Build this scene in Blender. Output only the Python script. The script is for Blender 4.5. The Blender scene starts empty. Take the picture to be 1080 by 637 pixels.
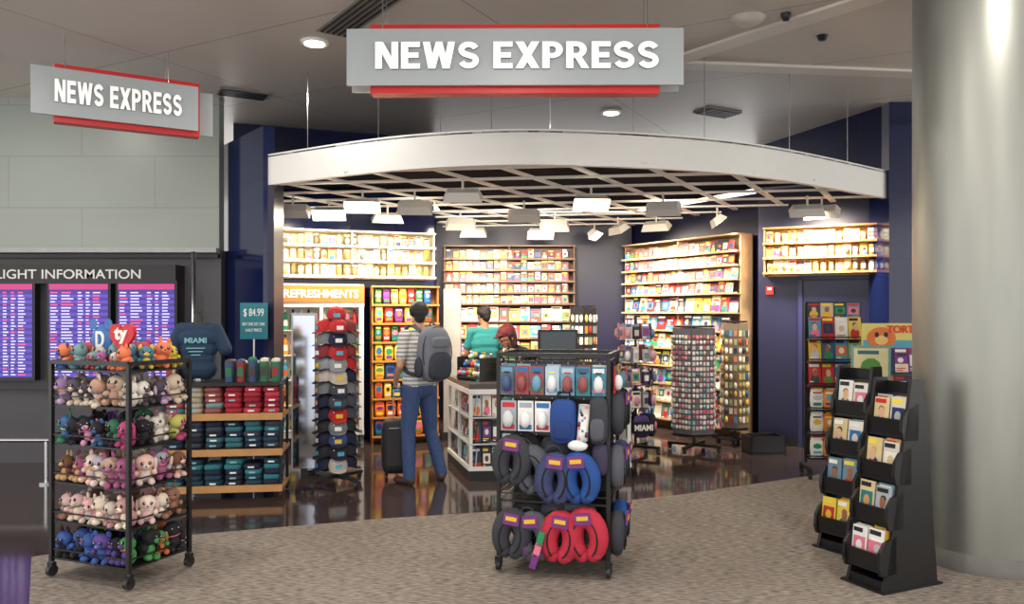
import bpy, math, random
import numpy as np
from mathutils import Matrix, Vector
R = random.Random(7)
sc = bpy.context.scene
D = bpy.data
pi = math.pi

# ---------------------------------------------------------------- materials
def lin(c):
    o = []
    for x in c:
        x = x / 255.0
        o.append(x / 12.92 if x <= .04045 else ((x + .055) / 1.055) ** 2.4)
    return (o[0], o[1], o[2], 1)
MC = {}
def mat(name, c, rough=.55, metal=0, emis=0, var=.12, scale=14, bump=0, alpha=1, spec=.5):
    if name in MC: return MC[name]
    m = D.materials.new(name); m.use_nodes = True
    nt = m.node_tree; b = nt.nodes['Principled BSDF']
    L = lin(c)
    b.inputs['Roughness'].default_value = rough
    b.inputs['Metallic'].default_value = metal
    b.inputs['Specular IOR Level'].default_value = spec
    tc = nt.nodes.new('ShaderNodeTexCoord')
    nz = nt.nodes.new('ShaderNodeTexNoise'); nz.inputs['Scale'].default_value = scale
    nt.links.new(tc.outputs['Object'], nz.inputs['Vector'])
    mx = nt.nodes.new('ShaderNodeMix'); mx.data_type = 'RGBA'
    mx.inputs[6].default_value = tuple(L[i] * (1 - var) for i in range(3)) + (1,)
    mx.inputs[7].default_value = tuple(min(1, L[i] * (1 + var)) for i in range(3)) + (1,)
    nt.links.new(nz.outputs['Fac'], mx.inputs[0])
    nt.links.new(mx.outputs[2], b.inputs['Base Color'])
    if emis:
        nt.links.new(mx.outputs[2], b.inputs['Emission Color'])
        b.inputs['Emission Strength'].default_value = emis
    if bump:
        bp = nt.nodes.new('ShaderNodeBump'); bp.inputs['Strength'].default_value = bump
        bp.inputs['Distance'].default_value = .01
        nt.links.new(nz.outputs['Fac'], bp.inputs['Height']); nt.links.new(bp.outputs['Normal'], b.inputs['Normal'])
    if alpha < 1: b.inputs['Alpha'].default_value = alpha
    MC[name] = m
    return m
def C(r, g, b, rough=.5):
    return mat('paint_%d_%d_%d' % (r, g, b), (r, g, b), rough)

def panelmat(name, c1, c2, seam, w, h, rough, wall=True, rot=0, ms=.006, off=0.5, spec=.5, noise=0):
    m = D.materials.new(name); m.use_nodes = True
    nt = m.node_tree; b = nt.nodes['Principled BSDF']
    b.inputs['Roughness'].default_value = rough
    b.inputs['Specular IOR Level'].default_value = spec
    tc = nt.nodes.new('ShaderNodeTexCoord')
    br = nt.nodes.new('ShaderNodeTexBrick')
    br.inputs['Color1'].default_value = lin(c1); br.inputs['Color2'].default_value = lin(c2)
    br.inputs['Mortar'].default_value = lin(seam); br.inputs['Scale'].default_value = 1
    br.inputs['Brick Width'].default_value = w; br.inputs['Row Height'].default_value = h
    br.inputs['Mortar Size'].default_value = ms; br.offset = off
    if wall:
        sp = nt.nodes.new('ShaderNodeSeparateXYZ'); nt.links.new(tc.outputs['Object'], sp.inputs[0])
        ad = nt.nodes.new('ShaderNodeMath'); ad.operation = 'ADD'
        nt.links.new(sp.outputs[0], ad.inputs[0]); nt.links.new(sp.outputs[1], ad.inputs[1])
        cb = nt.nodes.new('ShaderNodeCombineXYZ')
        nt.links.new(ad.outputs[0], cb.inputs[0]); nt.links.new(sp.outputs[2], cb.inputs[1])
        nt.links.new(cb.outputs[0], br.inputs['Vector'])
    else:
        mp = nt.nodes.new('ShaderNodeMapping'); mp.inputs['Rotation'].default_value = (0, 0, rot)
        nt.links.new(tc.outputs['Object'], mp.inputs['Vector']); nt.links.new(mp.outputs[0], br.inputs['Vector'])
    out = br.outputs['Color']
    if noise:
        nz = nt.nodes.new('ShaderNodeTexNoise'); nz.inputs['Scale'].default_value = 1.3; nz.inputs['Detail'].default_value = 6
        nt.links.new(tc.outputs['Object'], nz.inputs['Vector'])
        mx = nt.nodes.new('ShaderNodeMix'); mx.data_type = 'RGBA'; mx.blend_type = 'OVERLAY'
        mx.inputs[0].default_value = noise
        nt.links.new(out, mx.inputs[6]); nt.links.new(nz.outputs['Fac'], mx.inputs[7]); out = mx.outputs[2]
    nt.links.new(out, b.inputs['Base Color'])
    return m

M_black = mat('black_metal', (22, 22, 24), .4, 0)
M_dark = mat('dark_plastic', (34, 34, 38), .45)
M_white = mat('white_paint', (232, 230, 224), .5, var=.03)
M_chrome = mat('chrome', (190, 190, 192), .2, 1, var=.04)
M_blue = panelmat('navy_tile', (14, 23, 60), (19, 30, 74), (8, 10, 24), .75, .75, .13, off=0)
M_bluein = mat('navy_wall_paint', (22, 22, 56), .4)
M_wood = mat('wood_edge', (196, 146, 92), .5, var=.25, scale=6)
M_sky = mat('lamp_glow', (255, 240, 212), emis=14, var=0)
M_shelf = mat('shelf_laminate', (206, 196, 180), .5, var=.05)

# ---------------------------------------------------------------- mesh builder
def TR(x, y, z=0, rz=0):
    return Matrix.Translation((x, y, z)) @ Matrix.Rotation(rz, 4, 'Z')
class MB:
    def __init__(s):
        s.v = []; s.f = []; s.fm = []; s.sm = []; s.mats = []; s.ix = {}; s.M = Matrix()
    def add(s, vs, fs, m, smooth=False):
        b = len(s.v); M = s.M
        s.v.extend([tuple(M @ Vector(p)) for p in vs])
        if m.name not in s.ix:
            s.ix[m.name] = len(s.mats); s.mats.append(m)
        k = s.ix[m.name]
        for f in fs:
            s.f.append([b + i for i in f]); s.fm.append(k); s.sm.append(smooth)
    def box(s, c, d, m, T=None):
        x, y, z = d[0] / 2, d[1] / 2, d[2] / 2
        vs = [Vector(p) for p in ((-x, -y, -z), (x, -y, -z), (x, y, -z), (-x, y, -z), (-x, -y, z), (x, -y, z), (x, y, z), (-x, y, z))]
        if T is not None: vs = [T @ p for p in vs]
        c = Vector(c); vs = [p + c for p in vs]
        s.add(vs, [(3, 2, 1, 0), (4, 5, 6, 7), (0, 1, 5, 4), (1, 2, 6, 5), (2, 3, 7, 6), (3, 0, 4, 7)], m)
    def cyl(s, p0, p1, r0, m, r1=None, n=10):
        if r1 is None: r1 = r0
        p0 = Vector(p0); p1 = Vector(p1); d = (p1 - p0)
        q = d.to_track_quat('Z', 'Y')
        a = q @ Vector((1, 0, 0)); b = q @ Vector((0, 1, 0))
        vs = []
        for (p, r) in ((p0, r0), (p1, r1)):
            for i in range(n):
                t = 2 * pi * i / n
                vs.append(p + a * (r * math.cos(t)) + b * (r * math.sin(t)))
        s.add(vs, [(i, (i + 1) % n, n + (i + 1) % n, n + i) for i in range(n)], m, n > 6)
        s.add(vs[:n], [tuple(range(n - 1, -1, -1))], m); s.add(vs[n:], [tuple(range(n))], m)
    def ell(s, c, r, m, seg=8, ring=6, T=None, e=1.0, smooth=True):
        def pw(v): return math.copysign(abs(v) ** e, v)
        c = Vector(c); vs = []
        for j in range(1, ring):
            ph = -pi / 2 + pi * j / ring
            for i in range(seg):
                t = 2 * pi * (i + .5) / seg
                vs.append(Vector((r[0] * pw(math.cos(ph)) * pw(math.cos(t)), r[1] * pw(math.cos(ph)) * pw(math.sin(t)), r[2] * pw(math.sin(ph)))))
        vs.append(Vector((0, 0, -r[2]))); vs.append(Vector((0, 0, r[2])))
        if T is not None: vs = [T @ p for p in vs]
        vs = [p + c for p in vs]
        fs = []
        for j in range(ring - 2):
            for i in range(seg):
                fs.append((j * seg + i, j * seg + (i + 1) % seg, (j + 1) * seg + (i + 1) % seg, (j + 1) * seg + i))
        bb = (ring - 1) * seg; tt = bb + 1
        for i in range(seg):
            fs.append((bb, (i + 1) % seg, i)); fs.append((tt, (ring - 2) * seg + i, (ring - 2) * seg + (i + 1) % seg))
        s.add(vs, fs, m, smooth)
    def tube(s, pts, r, m, n=8, rs=None):
        pts = [Vector(p) for p in pts]; vs = []; N = len(pts)
        for k, p in enumerate(pts):
            d = (pts[min(k + 1, N - 1)] - pts[max(k - 1, 0)]).normalized()
            up = Vector((0, 1, 0)) if abs(d.y) < .9 else Vector((0, 0, 1))
            a = d.cross(up).normalized(); b = d.cross(a)
            rr = rs[k] if rs else r
            for i in range(n):
                t = 2 * pi * i / n
                vs.append(p + a * (rr * math.cos(t)) + b * (rr * math.sin(t)))
        fs = [(k * n + i, k * n + (i + 1) % n, (k + 1) * n + (i + 1) % n, (k + 1) * n + i) for k in range(N - 1) for i in range(n)]
        fs += [tuple(range(n)), tuple(range((N - 1) * n, N * n))]
        s.add(vs, fs, m, True)
    def prism(s, pts, a0, a1, m, plane='xz', m2=None):
        n = len(pts)
        f = {'xz': lambda p, a: (p[0], a, p[1]), 'yz': lambda p, a: (a, p[0], p[1]), 'xy': lambda p, a: (p[0], p[1], a)}[plane]
        vs = [f(p, a0) for p in pts] + [f(p, a1) for p in pts]
        s.add(vs, [(i, (i + 1) % n, n + (i + 1) % n, n + i) for i in range(n)], m2 or m)
        s.add(vs, [tuple(range(n)), tuple(range(2 * n - 1, n - 1, -1))], m)
    def lathe(s, prof, c, m, n=16):
        vs = []
        for (r, z) in prof:
            for i in range(n):
                t = 2 * pi * i / n
                vs.append((c[0] + r * math.cos(t), c[1] + r * math.sin(t), c[2] + z))
        fs = [(k * n + i, k * n + (i + 1) % n, (k + 1) * n + (i + 1) % n, (k + 1) * n + i) for k in range(len(prof) - 1) for i in range(n)]
        s.add(vs, fs, m, True)
    def quad(s, x0, x1, z0, z1, y, m):
        s.add([(x0, y, z0), (x1, y, z0), (x1, y, z1), (x0, y, z1)], [(0, 1, 2, 3)], m)
    def disc(s, x, z, rx, rz, y, m, n=10):
        s.add([(x + rx * math.cos(2 * pi * i / n), y, z + rz * math.sin(2 * pi * i / n)) for i in range(n)], [tuple(range(n))], m)
    def text(s, body, cx, cz, w, h, y, m, off=.02, ext=.004, Rm=None):
        cu = D.curves.new('t', 'FONT'); cu.body = body; cu.offset = off; cu.extrude = .02
        ob = D.objects.new('t', cu); sc.collection.objects.link(ob)
        bpy.context.view_layer.update()
        dg = bpy.context.evaluated_depsgraph_get()
        me = D.meshes.new_from_object(ob.evaluated_get(dg))
        co = [v.co.copy() for v in me.vertices]
        x0 = min(c.x for c in co); x1 = max(c.x for c in co); y0 = min(c.y for c in co); y1 = max(c.y for c in co)
        vs = []
        for c in co:
            vs.append((cx + ((c.x - x0) / (x1 - x0) - .5) * w, y - (c.z / .02) * ext, cz + ((c.y - y0) / (y1 - y0) - .5) * h))
        s.add(vs, [tuple(p.vertices) for p in me.polygons], m)
        D.objects.remove(ob); D.meshes.remove(me)
    def heavy(s, body, cx, cz, w, h, y, m, m2, dep=.02):
        """heavy grotesque capitals built from polygons (unit height 1)"""
        W = {'N': .8, 'E': .66, 'W': 1.12, 'S': .74, 'X': .84, 'P': .73, 'R': .78, ' ': .3}
        def bx(x0, z0, x1, z1): return [(x0, z0), (x1, z0), (x1, z1), (x0, z1)]
        def strip(pts, t):
            out = []; L = []
            for i, p in enumerate(pts):
                a = Vector(pts[max(0, i - 1)]); c = Vector(pts[min(len(pts) - 1, i + 1)]); d = (c - a).normalized(); n = Vector((-d.y, d.x)) * t / 2
                L.append((Vector(p) + n, Vector(p) - n))
            for i in range(len(L) - 1): out.append([tuple(L[i][0]), tuple(L[i + 1][0]), tuple(L[i + 1][1]), tuple(L[i][1])])
            return out
        def bowl():
            o = []
            for i in range(10):
                a0 = -pi / 2 + pi * i / 10; a1 = -pi / 2 + pi * (i + 1) / 10
                o.append([(.36 + .35 * math.cos(a0), .69 + .31 * math.sin(a0)), (.36 + .35 * math.cos(a1), .69 + .31 * math.sin(a1)), (.36 + .11 * math.cos(a1), .69 + .12 * math.sin(a1)), (.36 + .11 * math.cos(a0), .69 + .12 * math.sin(a0))])
            return o + [bx(0, 0, .25, 1), bx(.25, .81, .36, 1), bx(.25, .38, .36, .57)]
        def G(ch):
            w_ = W[ch]
            if ch == 'N': return [bx(0, 0, .24, 1), bx(w_ - .24, 0, w_, 1), [(.0, 1), (.27, 1), (w_, 0), (w_ - .27, 0)]]
            if ch == 'E': return [bx(0, 0, .25, 1), bx(.25, 0, w_, .2), bx(.25, .4, w_ - .05, .6), bx(.25, .8, w_, 1)]
            if ch == 'W': return [[(0, 1), (.25, 1), (.44, 0), (.19, 0)], [(.19, 0), (.44, 0), (.67, 1), (.45, 1)], [(.45, 1), (.67, 1), (.93, 0), (.68, 0)], [(.68, 0), (.93, 0), (1.12, 1), (.87, 1)]]
            if ch == 'X': return [[(0, 1), (.29, 1), (w_, 0), (w_ - .29, 0)], [(0, 0), (.29, 0), (w_, 1), (w_ - .29, 1)]]
            if ch == 'P': return bowl()
            if ch == 'R': return bowl() + [[(.28, .44), (.53, .44), (.8, 0), (.53, 0)]]
            if ch == 'S':
                p = [(.37 + .25 * math.cos(math.radians(a)), .705 + .19 * math.sin(math.radians(a))) for a in range(15, 256, 20)] + [(.37 + .25 * math.cos(math.radians(a)), .295 + .19 * math.sin(math.radians(a))) for a in range(75, -166, -20)]
                return strip(p, .215)
            return []
        tot = sum(W[c] + .09 for c in body) - .09; sx = w / tot; x = cx - w / 2
        for ch in body:
            for pl in G(ch):
                s.prism([(x + q[0] * sx, cz + (q[1] - .5) * h) for q in pl], y, y - dep, m, 'xz', m2)
            x += (W[ch] + .09) * sx
    def obj(s, name, parent=None):
        me = D.meshes.new(name); me.from_pydata(s.v, [], s.f)
        for m in s.mats: me.materials.append(m)
        me.polygons.foreach_set('material_index', s.fm)
        me.polygons.foreach_set('use_smooth', s.sm)
        me.update()
        o = D.objects.new(name, me); sc.collection.objects.link(o)
        if parent: o.parent = parent
        return o

def ang(p0, p1): return math.atan2(p1[1] - p0[1], p1[0] - p0[0])
def dist(p0, p1): return math.hypot(p1[0] - p0[0], p1[1] - p0[1])
def wallseg(name, p0, p1, z0, z1, th, m):
    b = MB(); b.M = TR(p0[0], p0[1], 0, ang(p0, p1)); L = dist(p0, p1)
    b.box((L / 2, th / 2, (z0 + z1) / 2), (L, th, z1 - z0), m)
    return b.obj(name)

# ---------------------------------------------------------------- room shell
H = 4.0
def floor_mats():
    m = panelmat('polished_dark_floor', (66, 54, 52), (72, 60, 57), (44, 37, 36), .6, .6, .09, wall=False, rot=.3, ms=.003, off=0, noise=.2, spec=.7)
    c = D.materials.new('carpet_weave'); c.use_nodes = True
    nt = c.node_tree; b = nt.nodes['Principled BSDF']; b.inputs['Roughness'].default_value = .95; b.inputs['Specular IOR Level'].default_value = .1
    tc = nt.nodes.new('ShaderNodeTexCoord'); mp = nt.nodes.new('ShaderNodeMapping')
    mp.inputs['Scale'].default_value = (16, 90, 1); mp.inputs['Rotation'].default_value = (0, 0, .1)
    n1 = nt.nodes.new('ShaderNodeTexNoise'); n1.inputs['Scale'].default_value = 1.0; n1.inputs['Detail'].default_value = 4
    n2 = nt.nodes.new('ShaderNodeTexNoise'); n2.inputs['Scale'].default_value = 1.2
    cr = nt.nodes.new('ShaderNodeValToRGB')
    cr.color_ramp.elements[0].position = .36; cr.color_ramp.elements[0].color = lin((104, 97, 91))
    cr.color_ramp.elements[1].position = .64; cr.color_ramp.elements[1].color = lin((166, 156, 146))
    mx = nt.nodes.new('ShaderNodeMix'); mx.data_type = 'RGBA'; mx.blend_type = 'SOFT_LIGHT'; mx.inputs[0].default_value = .3
    bp = nt.nodes.new('ShaderNodeBump'); bp.inputs['Strength'].default_value = .25; bp.inputs['Distance'].default_value = .01
    L = nt.links.new
    L(tc.outputs['Object'], mp.inputs[0]); L(mp.outputs[0], n1.inputs['Vector']); L(tc.outputs['Object'], n2.inputs['Vector'])
    L(n1.outputs['Fac'], cr.inputs[0]); L(cr.outputs[0], mx.inputs[6]); L(n2.outputs['Fac'], mx.inputs[7]); L(mx.outputs[2], b.inputs['Base Color'])
    L(n1.outputs['Fac'], bp.inputs['Height']); L(bp.outputs[0], b.inputs['Normal'])
    return m, c
M_floor, M_carpet = floor_mats()
b = MB(); b.box((0, 4.5, -.05), (20, 19, .1), M_floor); b.obj('floor')
b = MB()
cp = [(-3.24, 5.37), (-2.39, 5.9), (-1.06, 6.36), (.48, 6.76), (1.55, 7.22), (3.2, 8.15), (4.15, 8.75), (9.9, 8.85), (9.9, -4.9), (2.8, -4.9)]
b.prism(cp[::-1], .0005, .006, M_carpet, 'xy'); b.obj('carpet')

M_ceil = panelmat('ceiling_panel', (206, 197, 188), (201, 192, 184), (150, 142, 136), 3.2, 1.6, .42, wall=False, rot=.5, ms=.007, off=0, noise=.08)
b = MB(); b.box((0, 4.5, H + .05), (20, 19, .1), M_ceil); b.obj('ceiling')
M_lw = panelmat('pale_wall_panel', (154, 162, 156), (151, 158, 152), (138, 145, 139), 1.6, .56, .35, noise=.08)
M_gray = mat('gray_wall_paint', (84, 82, 88), .5, var=.05)
wallseg('wall_left_upper', (-9.9, 8.7), (-3.2, 8.7), 2.34, H, .15, M_lw)
wallseg('wall_left', (-9.9, 8.76), (-3.2, 8.76), 0, 2.34, .15, M_gray)
b = MB(); b.box((-6.55, 8.66, 2.33), (6.7, .1, .05), C(170, 172, 170)); b.box((-6.55, 8.7, 2.27), (6.7, .08, .04), M_dark); b.obj('trim_1')
wallseg('wall_right', (4.5, 9.1), (9.9, 9.1), 0, H, .15, M_lw)
wallseg('wall_shop_side', (-3.29, 9.0), (-2.5, 8.0), 0, 3.53, .12, M_blue)
wallseg('wall_shop_left', (-3.45, 9.86), (-1.05, 10.72), 0, H, .12, M_blue)
wallseg('wall_shop_return', (-1.17, 10.8), (-1.17, 12.3), 0, 3.2, .1, M_bluein)
wallseg('wall_shop_back', (-1.2, 12.3), (1.85, 12.3), 0, 3.2, .12, M_bluein)
wallseg('wall_shop_right', (1.85, 12.42), (3.3, 10.12), 0, 3.2, .12, M_bluein)
DA = (3.1, 10.02); DB = (4.38, 9.42); DL = dist(DA, DB)
b = MB(); b.M = TR(DA[0], DA[1], 0, ang(DA, DB))
b.box((DL / 2, .06, 1.6), (DL, .12, 3.2), M_bluein); b.box((DL / 2, -.006, .05), (DL, .012, .1), M_black); b.obj('wall_door_side')
b = MB(); b.M = TR(DA[0], DA[1], 0, ang(DA, DB))
M_fr = mat('door_frame_paint', (40, 42, 86), .4)
for x in (.5, 1.38): b.box((x, -.025, 1.04), (.05, .048, 2.08), M_fr)
b.box((.94, -.025, 2.08), (.93, .048, .05), M_fr)
b.box((.94, -.01, 1.04), (.8, .018, 2.0), mat('door_paint', (28, 28, 68), .35))
b.cyl((.6, -.05, 1.0), (.72, -.05, 1.0), .012, M_chrome); b.cyl((.6, -.02, 1.0), (.6, -.055, 1.0), .022, M_chrome)
b.box((.14, -.02, 1.93), (.09, .03, .1), C(190, 40, 36)); b.box((.14, -.036, 1.95), (.05, .004, .03), C(240, 240, 236))
b.obj('door_1')
wallseg('wall_soffit_right', (3.46, 11.3), (4.2, 9.05), 3.22, H, .12, M_blue)
b = MB(); b.box((4.36, 9.12, H / 2), (.32, .5, H), M_blue); b.obj('wall_pier_right')
b = MB(); b.M = TR(-2.5, 8.0, 0, 0); b.box((.05, .2, 1.62), (.1, .34, 3.24), M_bluein); b.obj('wall_pier_left')

# fascia arc
arc_ctrl = [(-2.49, 8.05), (-1.2, 7.25), (-.33, 6.97), (.3, 6.92), (1.36, 7.12), (2.5, 7.62), (4.23, 8.96)]
def catmull(P, n=8):
    P = [Vector(p) for p in P]; Q = [2 * P[0] - P[1]] + P + [2 * P[-1] - P[-2]]; out = []
    for i in range(1, len(Q) - 2):
        for k in range(n):
            t = k / n; a, b_, c, d = Q[i - 1], Q[i], Q[i + 1], Q[i + 2]
            out.append(.5 * ((2 * b_) + (c - a) * t + (2 * a - 5 * b_ + 4 * c - d) * t * t + (3 * b_ - a - 3 * c + d) * t ** 3))
    out.append(P[-1]); return out
arc = catmull(arc_ctrl, 8)
for _ in range(12):
    arc = [arc[0]] + [(arc[i - 1] + arc[i] * 2 + arc[i + 1]) / 4 for i in range(1, len(arc) - 1)] + [arc[-1]]
b = MB(); vs = []
for i, p in enumerate(arc):
    d = (arc[min(i + 1, len(arc) - 1)] - arc[max(i - 1, 0)]).normalized(); n = Vector((-d.y, d.x))
    q = p + n * .06
    vs += [(p.x, p.y, 2.94), (p.x, p.y, 3.25), (q.x, q.y, 3.25), (q.x, q.y, 2.94)]
fs = []
for i in range(len(arc) - 1):
    for k in range(4): fs.append((i * 4 + k, i * 4 + (k + 1) % 4, (i + 1) * 4 + (k + 1) % 4, (i + 1) * 4 + k))
b.add(vs, fs, mat('fascia_white', (236, 236, 232), .5, var=.02), False)
b.add(vs, [(0, 1, 2, 3), tuple(len(vs) - 4 + k for k in range(4))], MC['fascia_white'])
for f in (3, 8, 13, 18, 24, 30, 35, 41, 45):
    p = arc[min(f, len(arc) - 1)]; b.cyl((p.x, p.y + .03, 3.25), (p.x, p.y + .03, H), .004, M_chrome, n=5)
b.obj('storefront_fascia')

# open lattice + plenum
poly = [tuple(p) for p in arc] + [(4.2, 9.45), (3.1, 9.98), (1.8, 12.3), (-1.1, 12.3), (-1.1, 10.7), (-3.0, 9.95), (-3.1, 9.0), (-2.45, 8.2)]
b = MB(); b.prism(poly, 3.22, 3.235, mat('plenum_dark', (12, 13, 30), .9, spec=.1), 'xy'); b.obj('plenum_ceiling')
b = MB(); M_lat = mat('lattice_white', (226, 224, 220), .5, var=.03)
def clip(c, d, w, h, z):
    dv = Vector((math.cos(d), math.sin(d))); nv = Vector((-dv.y, dv.x)); ts = []
    for i in range(len(poly)):
        p = Vector(poly[i]); q = Vector(poly[(i + 1) % len(poly)])
        a = p.dot(nv) - c; e = q.dot(nv) - c
        if (a < 0) != (e < 0):
            t = a / (a - e); x = p + (q - p) * t; ts.append(x.dot(dv))
    ts.sort()
    for k in range(0, len(ts) - 1, 2):
        m_ = dv * ((ts[k] + ts[k + 1]) / 2) + nv * c; L = ts[k + 1] - ts[k] - .08
        if L > .05: b.box((m_.x, m_.y, z), (L, w, h), M_lat, Matrix.Rotation(d, 3, 'Z'))
for k in range(-40, 60): clip(k * .6, -.14, .075, .018, 2.98)
for k in range(-40, 60): clip(k * .6, pi / 2 - .5, .065, .018, 2.99)
b.obj('lattice_ceiling')

# ceiling fittings
b = MB(); DLs = ((-1.71, 6.9, 16), (1.16, 9.3, 8), (-3.0, 4.6, 34), (0, 3.2, 44), (2.8, 4.0, 34), (-1.0, 1.0, 44), (2.2, .8, 44), (-4.8, 7.2, 22), (-4.6, 2.4, 34))  # downlights out of view are added to light the foreground
for (x, y, _) in DLs:
    b.cyl((x, y, H), (x, y, H - .02), .12, M_white, n=20); b.cyl((x, y, H - .02), (x, y, H - .026), .085, M_sky, n=20)
b.obj('downlights_and_fills')
b = MB(); b.M = TR(-1.18, 6.2, 0, math.atan2(-.82, .58))
b.box((0, 0, H - .01), (1.15, .28, .02), C(150, 142, 134))
for k in range(5): b.box((0, -.1 + k * .05, H - .024), (1.08, .02, .012), M_black)
b.obj('air_diffuser')
b = MB()
for (x, y, a) in ((-2.87, 8.5, .5), (2.4, 9.3, .5)):
    b.M = TR(x, y, 0, a); b.box((0, 0, H - .01), (.5, .28, .02), C(130, 124, 118))
    for k in range(5): b.box((0, -.11 + k * .055, H - .025), (.46, .02, .012), M_dark)
b.obj('ceiling_vents')
b = MB()
b.lathe([(.0, -.05), (.08, -.05), (.12, -.025), (.14, 0)], (1.88, 6.35, H), C(200, 194, 186), 20)
b.lathe([(.0, -.06), (.025, -.055), (.04, -.02), (.04, 0)], (2.15, 6.25, H), M_dark, 12)
b.lathe([(.0, -.04), (.03, -.04), (.05, 0)], (2.63, 6.75, H), M_dark, 12)
b.obj('smoke_detector')
b = MB(); b.M = TR(1.75, 6.6, 0, math.atan2(-.95, .75)); b.box((0, .3, H - .012), (2.6, .2, .024), mat('ceiling_band', (218, 211, 203), .4, var=.02))
b.M = TR(4.0, 7.6, 0, .12); b.box((0, .2, H - .012), (5.2, .2, .024), MC['ceiling_band'])
b.obj('ceiling_trim_band')

# shop track fixtures
fx = [(-1.59, 8.47, 1), (-2.1, 9.15, 1), (-1.05, 8.6, 0), (-.48, 7.75, 0), (.14, 9.3, 0), (-.66, 10.2, 0), (.82, 8.26, 1), (1.65, 8.7, 0), (-1.5, 9.6, 0),
      (.56, 10.4, 0), (1.45, 10.9, 0), (1.9, 10.5, 0), (2.55, 9.9, 0), (.41, 11.5, 1), (1.2, 11.6, 0), (-.55, 11.3, 0), (3.3, 8.9, 0), (3.5, 9.0, 0), (-2.45, 8.9, 0)]
b = MB(); M_fix = mat('fixture_white', (206, 202, 194), .4, var=.02)
def target(x, y):
    if x < -.9: return Vector((x - .1, 10.0, 1.9))
    if y < 8.4 and x < 1: return Vector((x, 9.2, .6))
    if x > 3.4: return Vector((3.75, 9.45, 2.3))
    if x > 2.2: return Vector((3.5, 9.8, 1.6))
    if x > 1.1: return Vector((2.3, 11.2, 1.4))
    return Vector((x, 12.1, 1.4))
for i, (x, y, br) in enumerate(fx):
    p = Vector((x, y, 2.8))
    d = Vector((.05, -.62, -.78)).normalized() if br else (target(x, y) - p).normalized()
    q = d.to_track_quat('-Z', 'Y'); b.M = Matrix.Translation(p) @ q.to_matrix().to_4x4()
    w, h = .19, .085
    b.add([(-w, -h, -.045), (w, -h, -.045), (w, h, -.045), (-w, h, -.045), (-w * .8, -h * .6, .045), (w * .8, -h * .6, .045), (w * .8, h * .6, .045), (-w * .8, h * .6, .045)],
          [(0, 1, 5, 4), (1, 2, 6, 5), (2, 3, 7, 6), (3, 0, 4, 7), (4, 5, 6, 7)], M_fix)
    b.box((0, 0, -.042), (2 * w - .04, 2 * h - .04, .008), M_sky)
    b.M = Matrix(); b.cyl((x, y, 2.82), (x, y, 2.96), .012, M_fix, n=6)
    la = D.lights.new('shop_lamp', 'AREA'); la.shape = 'RECTANGLE'; la.size = .34; la.size_y = .13; la.spread = math.radians(115)
    la.energy = 10 if br else (24 if x > 0 or x > -1 else 24); la.color = (1, .87, .68)
    lo = D.objects.new('shop_lamp', la); sc.collection.objects.link(lo)
    lo.location = p + d * .06; lo.rotation_euler = q.to_euler()
b.obj('track_light_fixtures')

# ---------------------------------------------------------------- signs
M_glass = mat('frosted_sign_panel', (172, 180, 184), .35, var=.02)
M_red = mat('sign_red', (206, 32, 34), .4, var=.05)
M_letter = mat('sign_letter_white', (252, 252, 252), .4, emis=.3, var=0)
M_shadow = mat('letter_edge_shade', (110, 114, 120), .5)  # gray letter sides paint in the thin dark shadow edge
def sign(p0, p1, red_in=(.16, .16), twf=.85, z1=3.66, bshift=0):
    b = MB(); L = dist(p0, p1); b.M = TR(p0[0], p0[1], 0, ang(p0, p1))
    hh = .4; zc = z1 - hh / 2
    b.box((L / 2, 0, zc), (L, .03, hh), M_glass)
    b.box(((red_in[0] + L - red_in[1]) / 2, .09, zc), (L - red_in[0] - red_in[1], .12, hh + .09), M_red)
    b.box((L / 2 + bshift, .18, zc), (L, .03, hh), M_glass)
    for x in (.25, L - .25):
        for dy in (0.02, .18): b.cyl((x, dy, z1), (x, dy, H), .004, M_chrome, n=5)
    b.heavy('NEWS EXPRESS', L / 2 + .015, zc + .005, L * twf, .19, -.016, M_letter, M_shadow)
    return b.obj('hanging_store_sign')
sign((-1.17, 5.65), (1.21, 5.63), twf=.84)
sign((-3.99, 6.6), (-2.87, 7.28), red_in=(.17, -.02), twf=.76, z1=3.71, bshift=.16)

# ---------------------------------------------------------------- flight information
b = MB()
b.box((-5.3, 8.64, 2.065), (3.4, .24, .2), M_black)
b.box((-5.3, 8.69, 1.4), (3.4, .14, 1.15), mat('board_backing', (58, 56, 62), .5))
b.text('FLIGHT INFORMATION', -4.78, 2.065, 1.62, .1, 8.515, C(225, 225, 225), off=.01, ext=.002)
M_scr = mat('screen_blue', (50, 38, 130), .3, emis=.6, var=.15, scale=3)
M_row = mat('screen_text', (200, 194, 236), .3, emis=.8, var=0)
M_row2 = mat('screen_text_red', (226, 80, 120), .3, emis=.8, var=0)
M_row3 = mat('screen_band', (84, 56, 176), .3, emis=.6, var=0)
M_hd = mat('screen_header', (170, 40, 110), .3, emis=.8, var=0)
for (x0, x1) in ((-5.75, -5.13), (-4.95, -4.32), (-4.21, -3.61)):
    b.box(((x0 + x1) / 2, 8.57, 1.46), (x1 - x0 + .05, .1, 1.07), M_black)
    b.quad(x0, x1, .96, 1.96, 8.517, M_scr); b.quad(x0, x1, 1.9, 1.96, 8.515, M_hd)
    z = 1.875
    for r in range(28):
        x = x0 + .015
        if r % 2: b.quad(x0, x1, z - .027, z + .005, 8.516, M_row3)
        for wd in (.1, .16, .07, .06, .1):
            if x + wd > x1: break
            b.quad(x, x + wd * R.uniform(.5, .85), z - .015, z - .002, 8.514, R.choice((M_row, M_row, M_row, M_row, M_row2)))
            x += wd + .016
        z -= .0325
b.obj('flight_information_board')
b = MB(); b.cyl((-9.8, 7.7, .42), (-4.45, 7.7, .42), .022, M_chrome)
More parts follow.
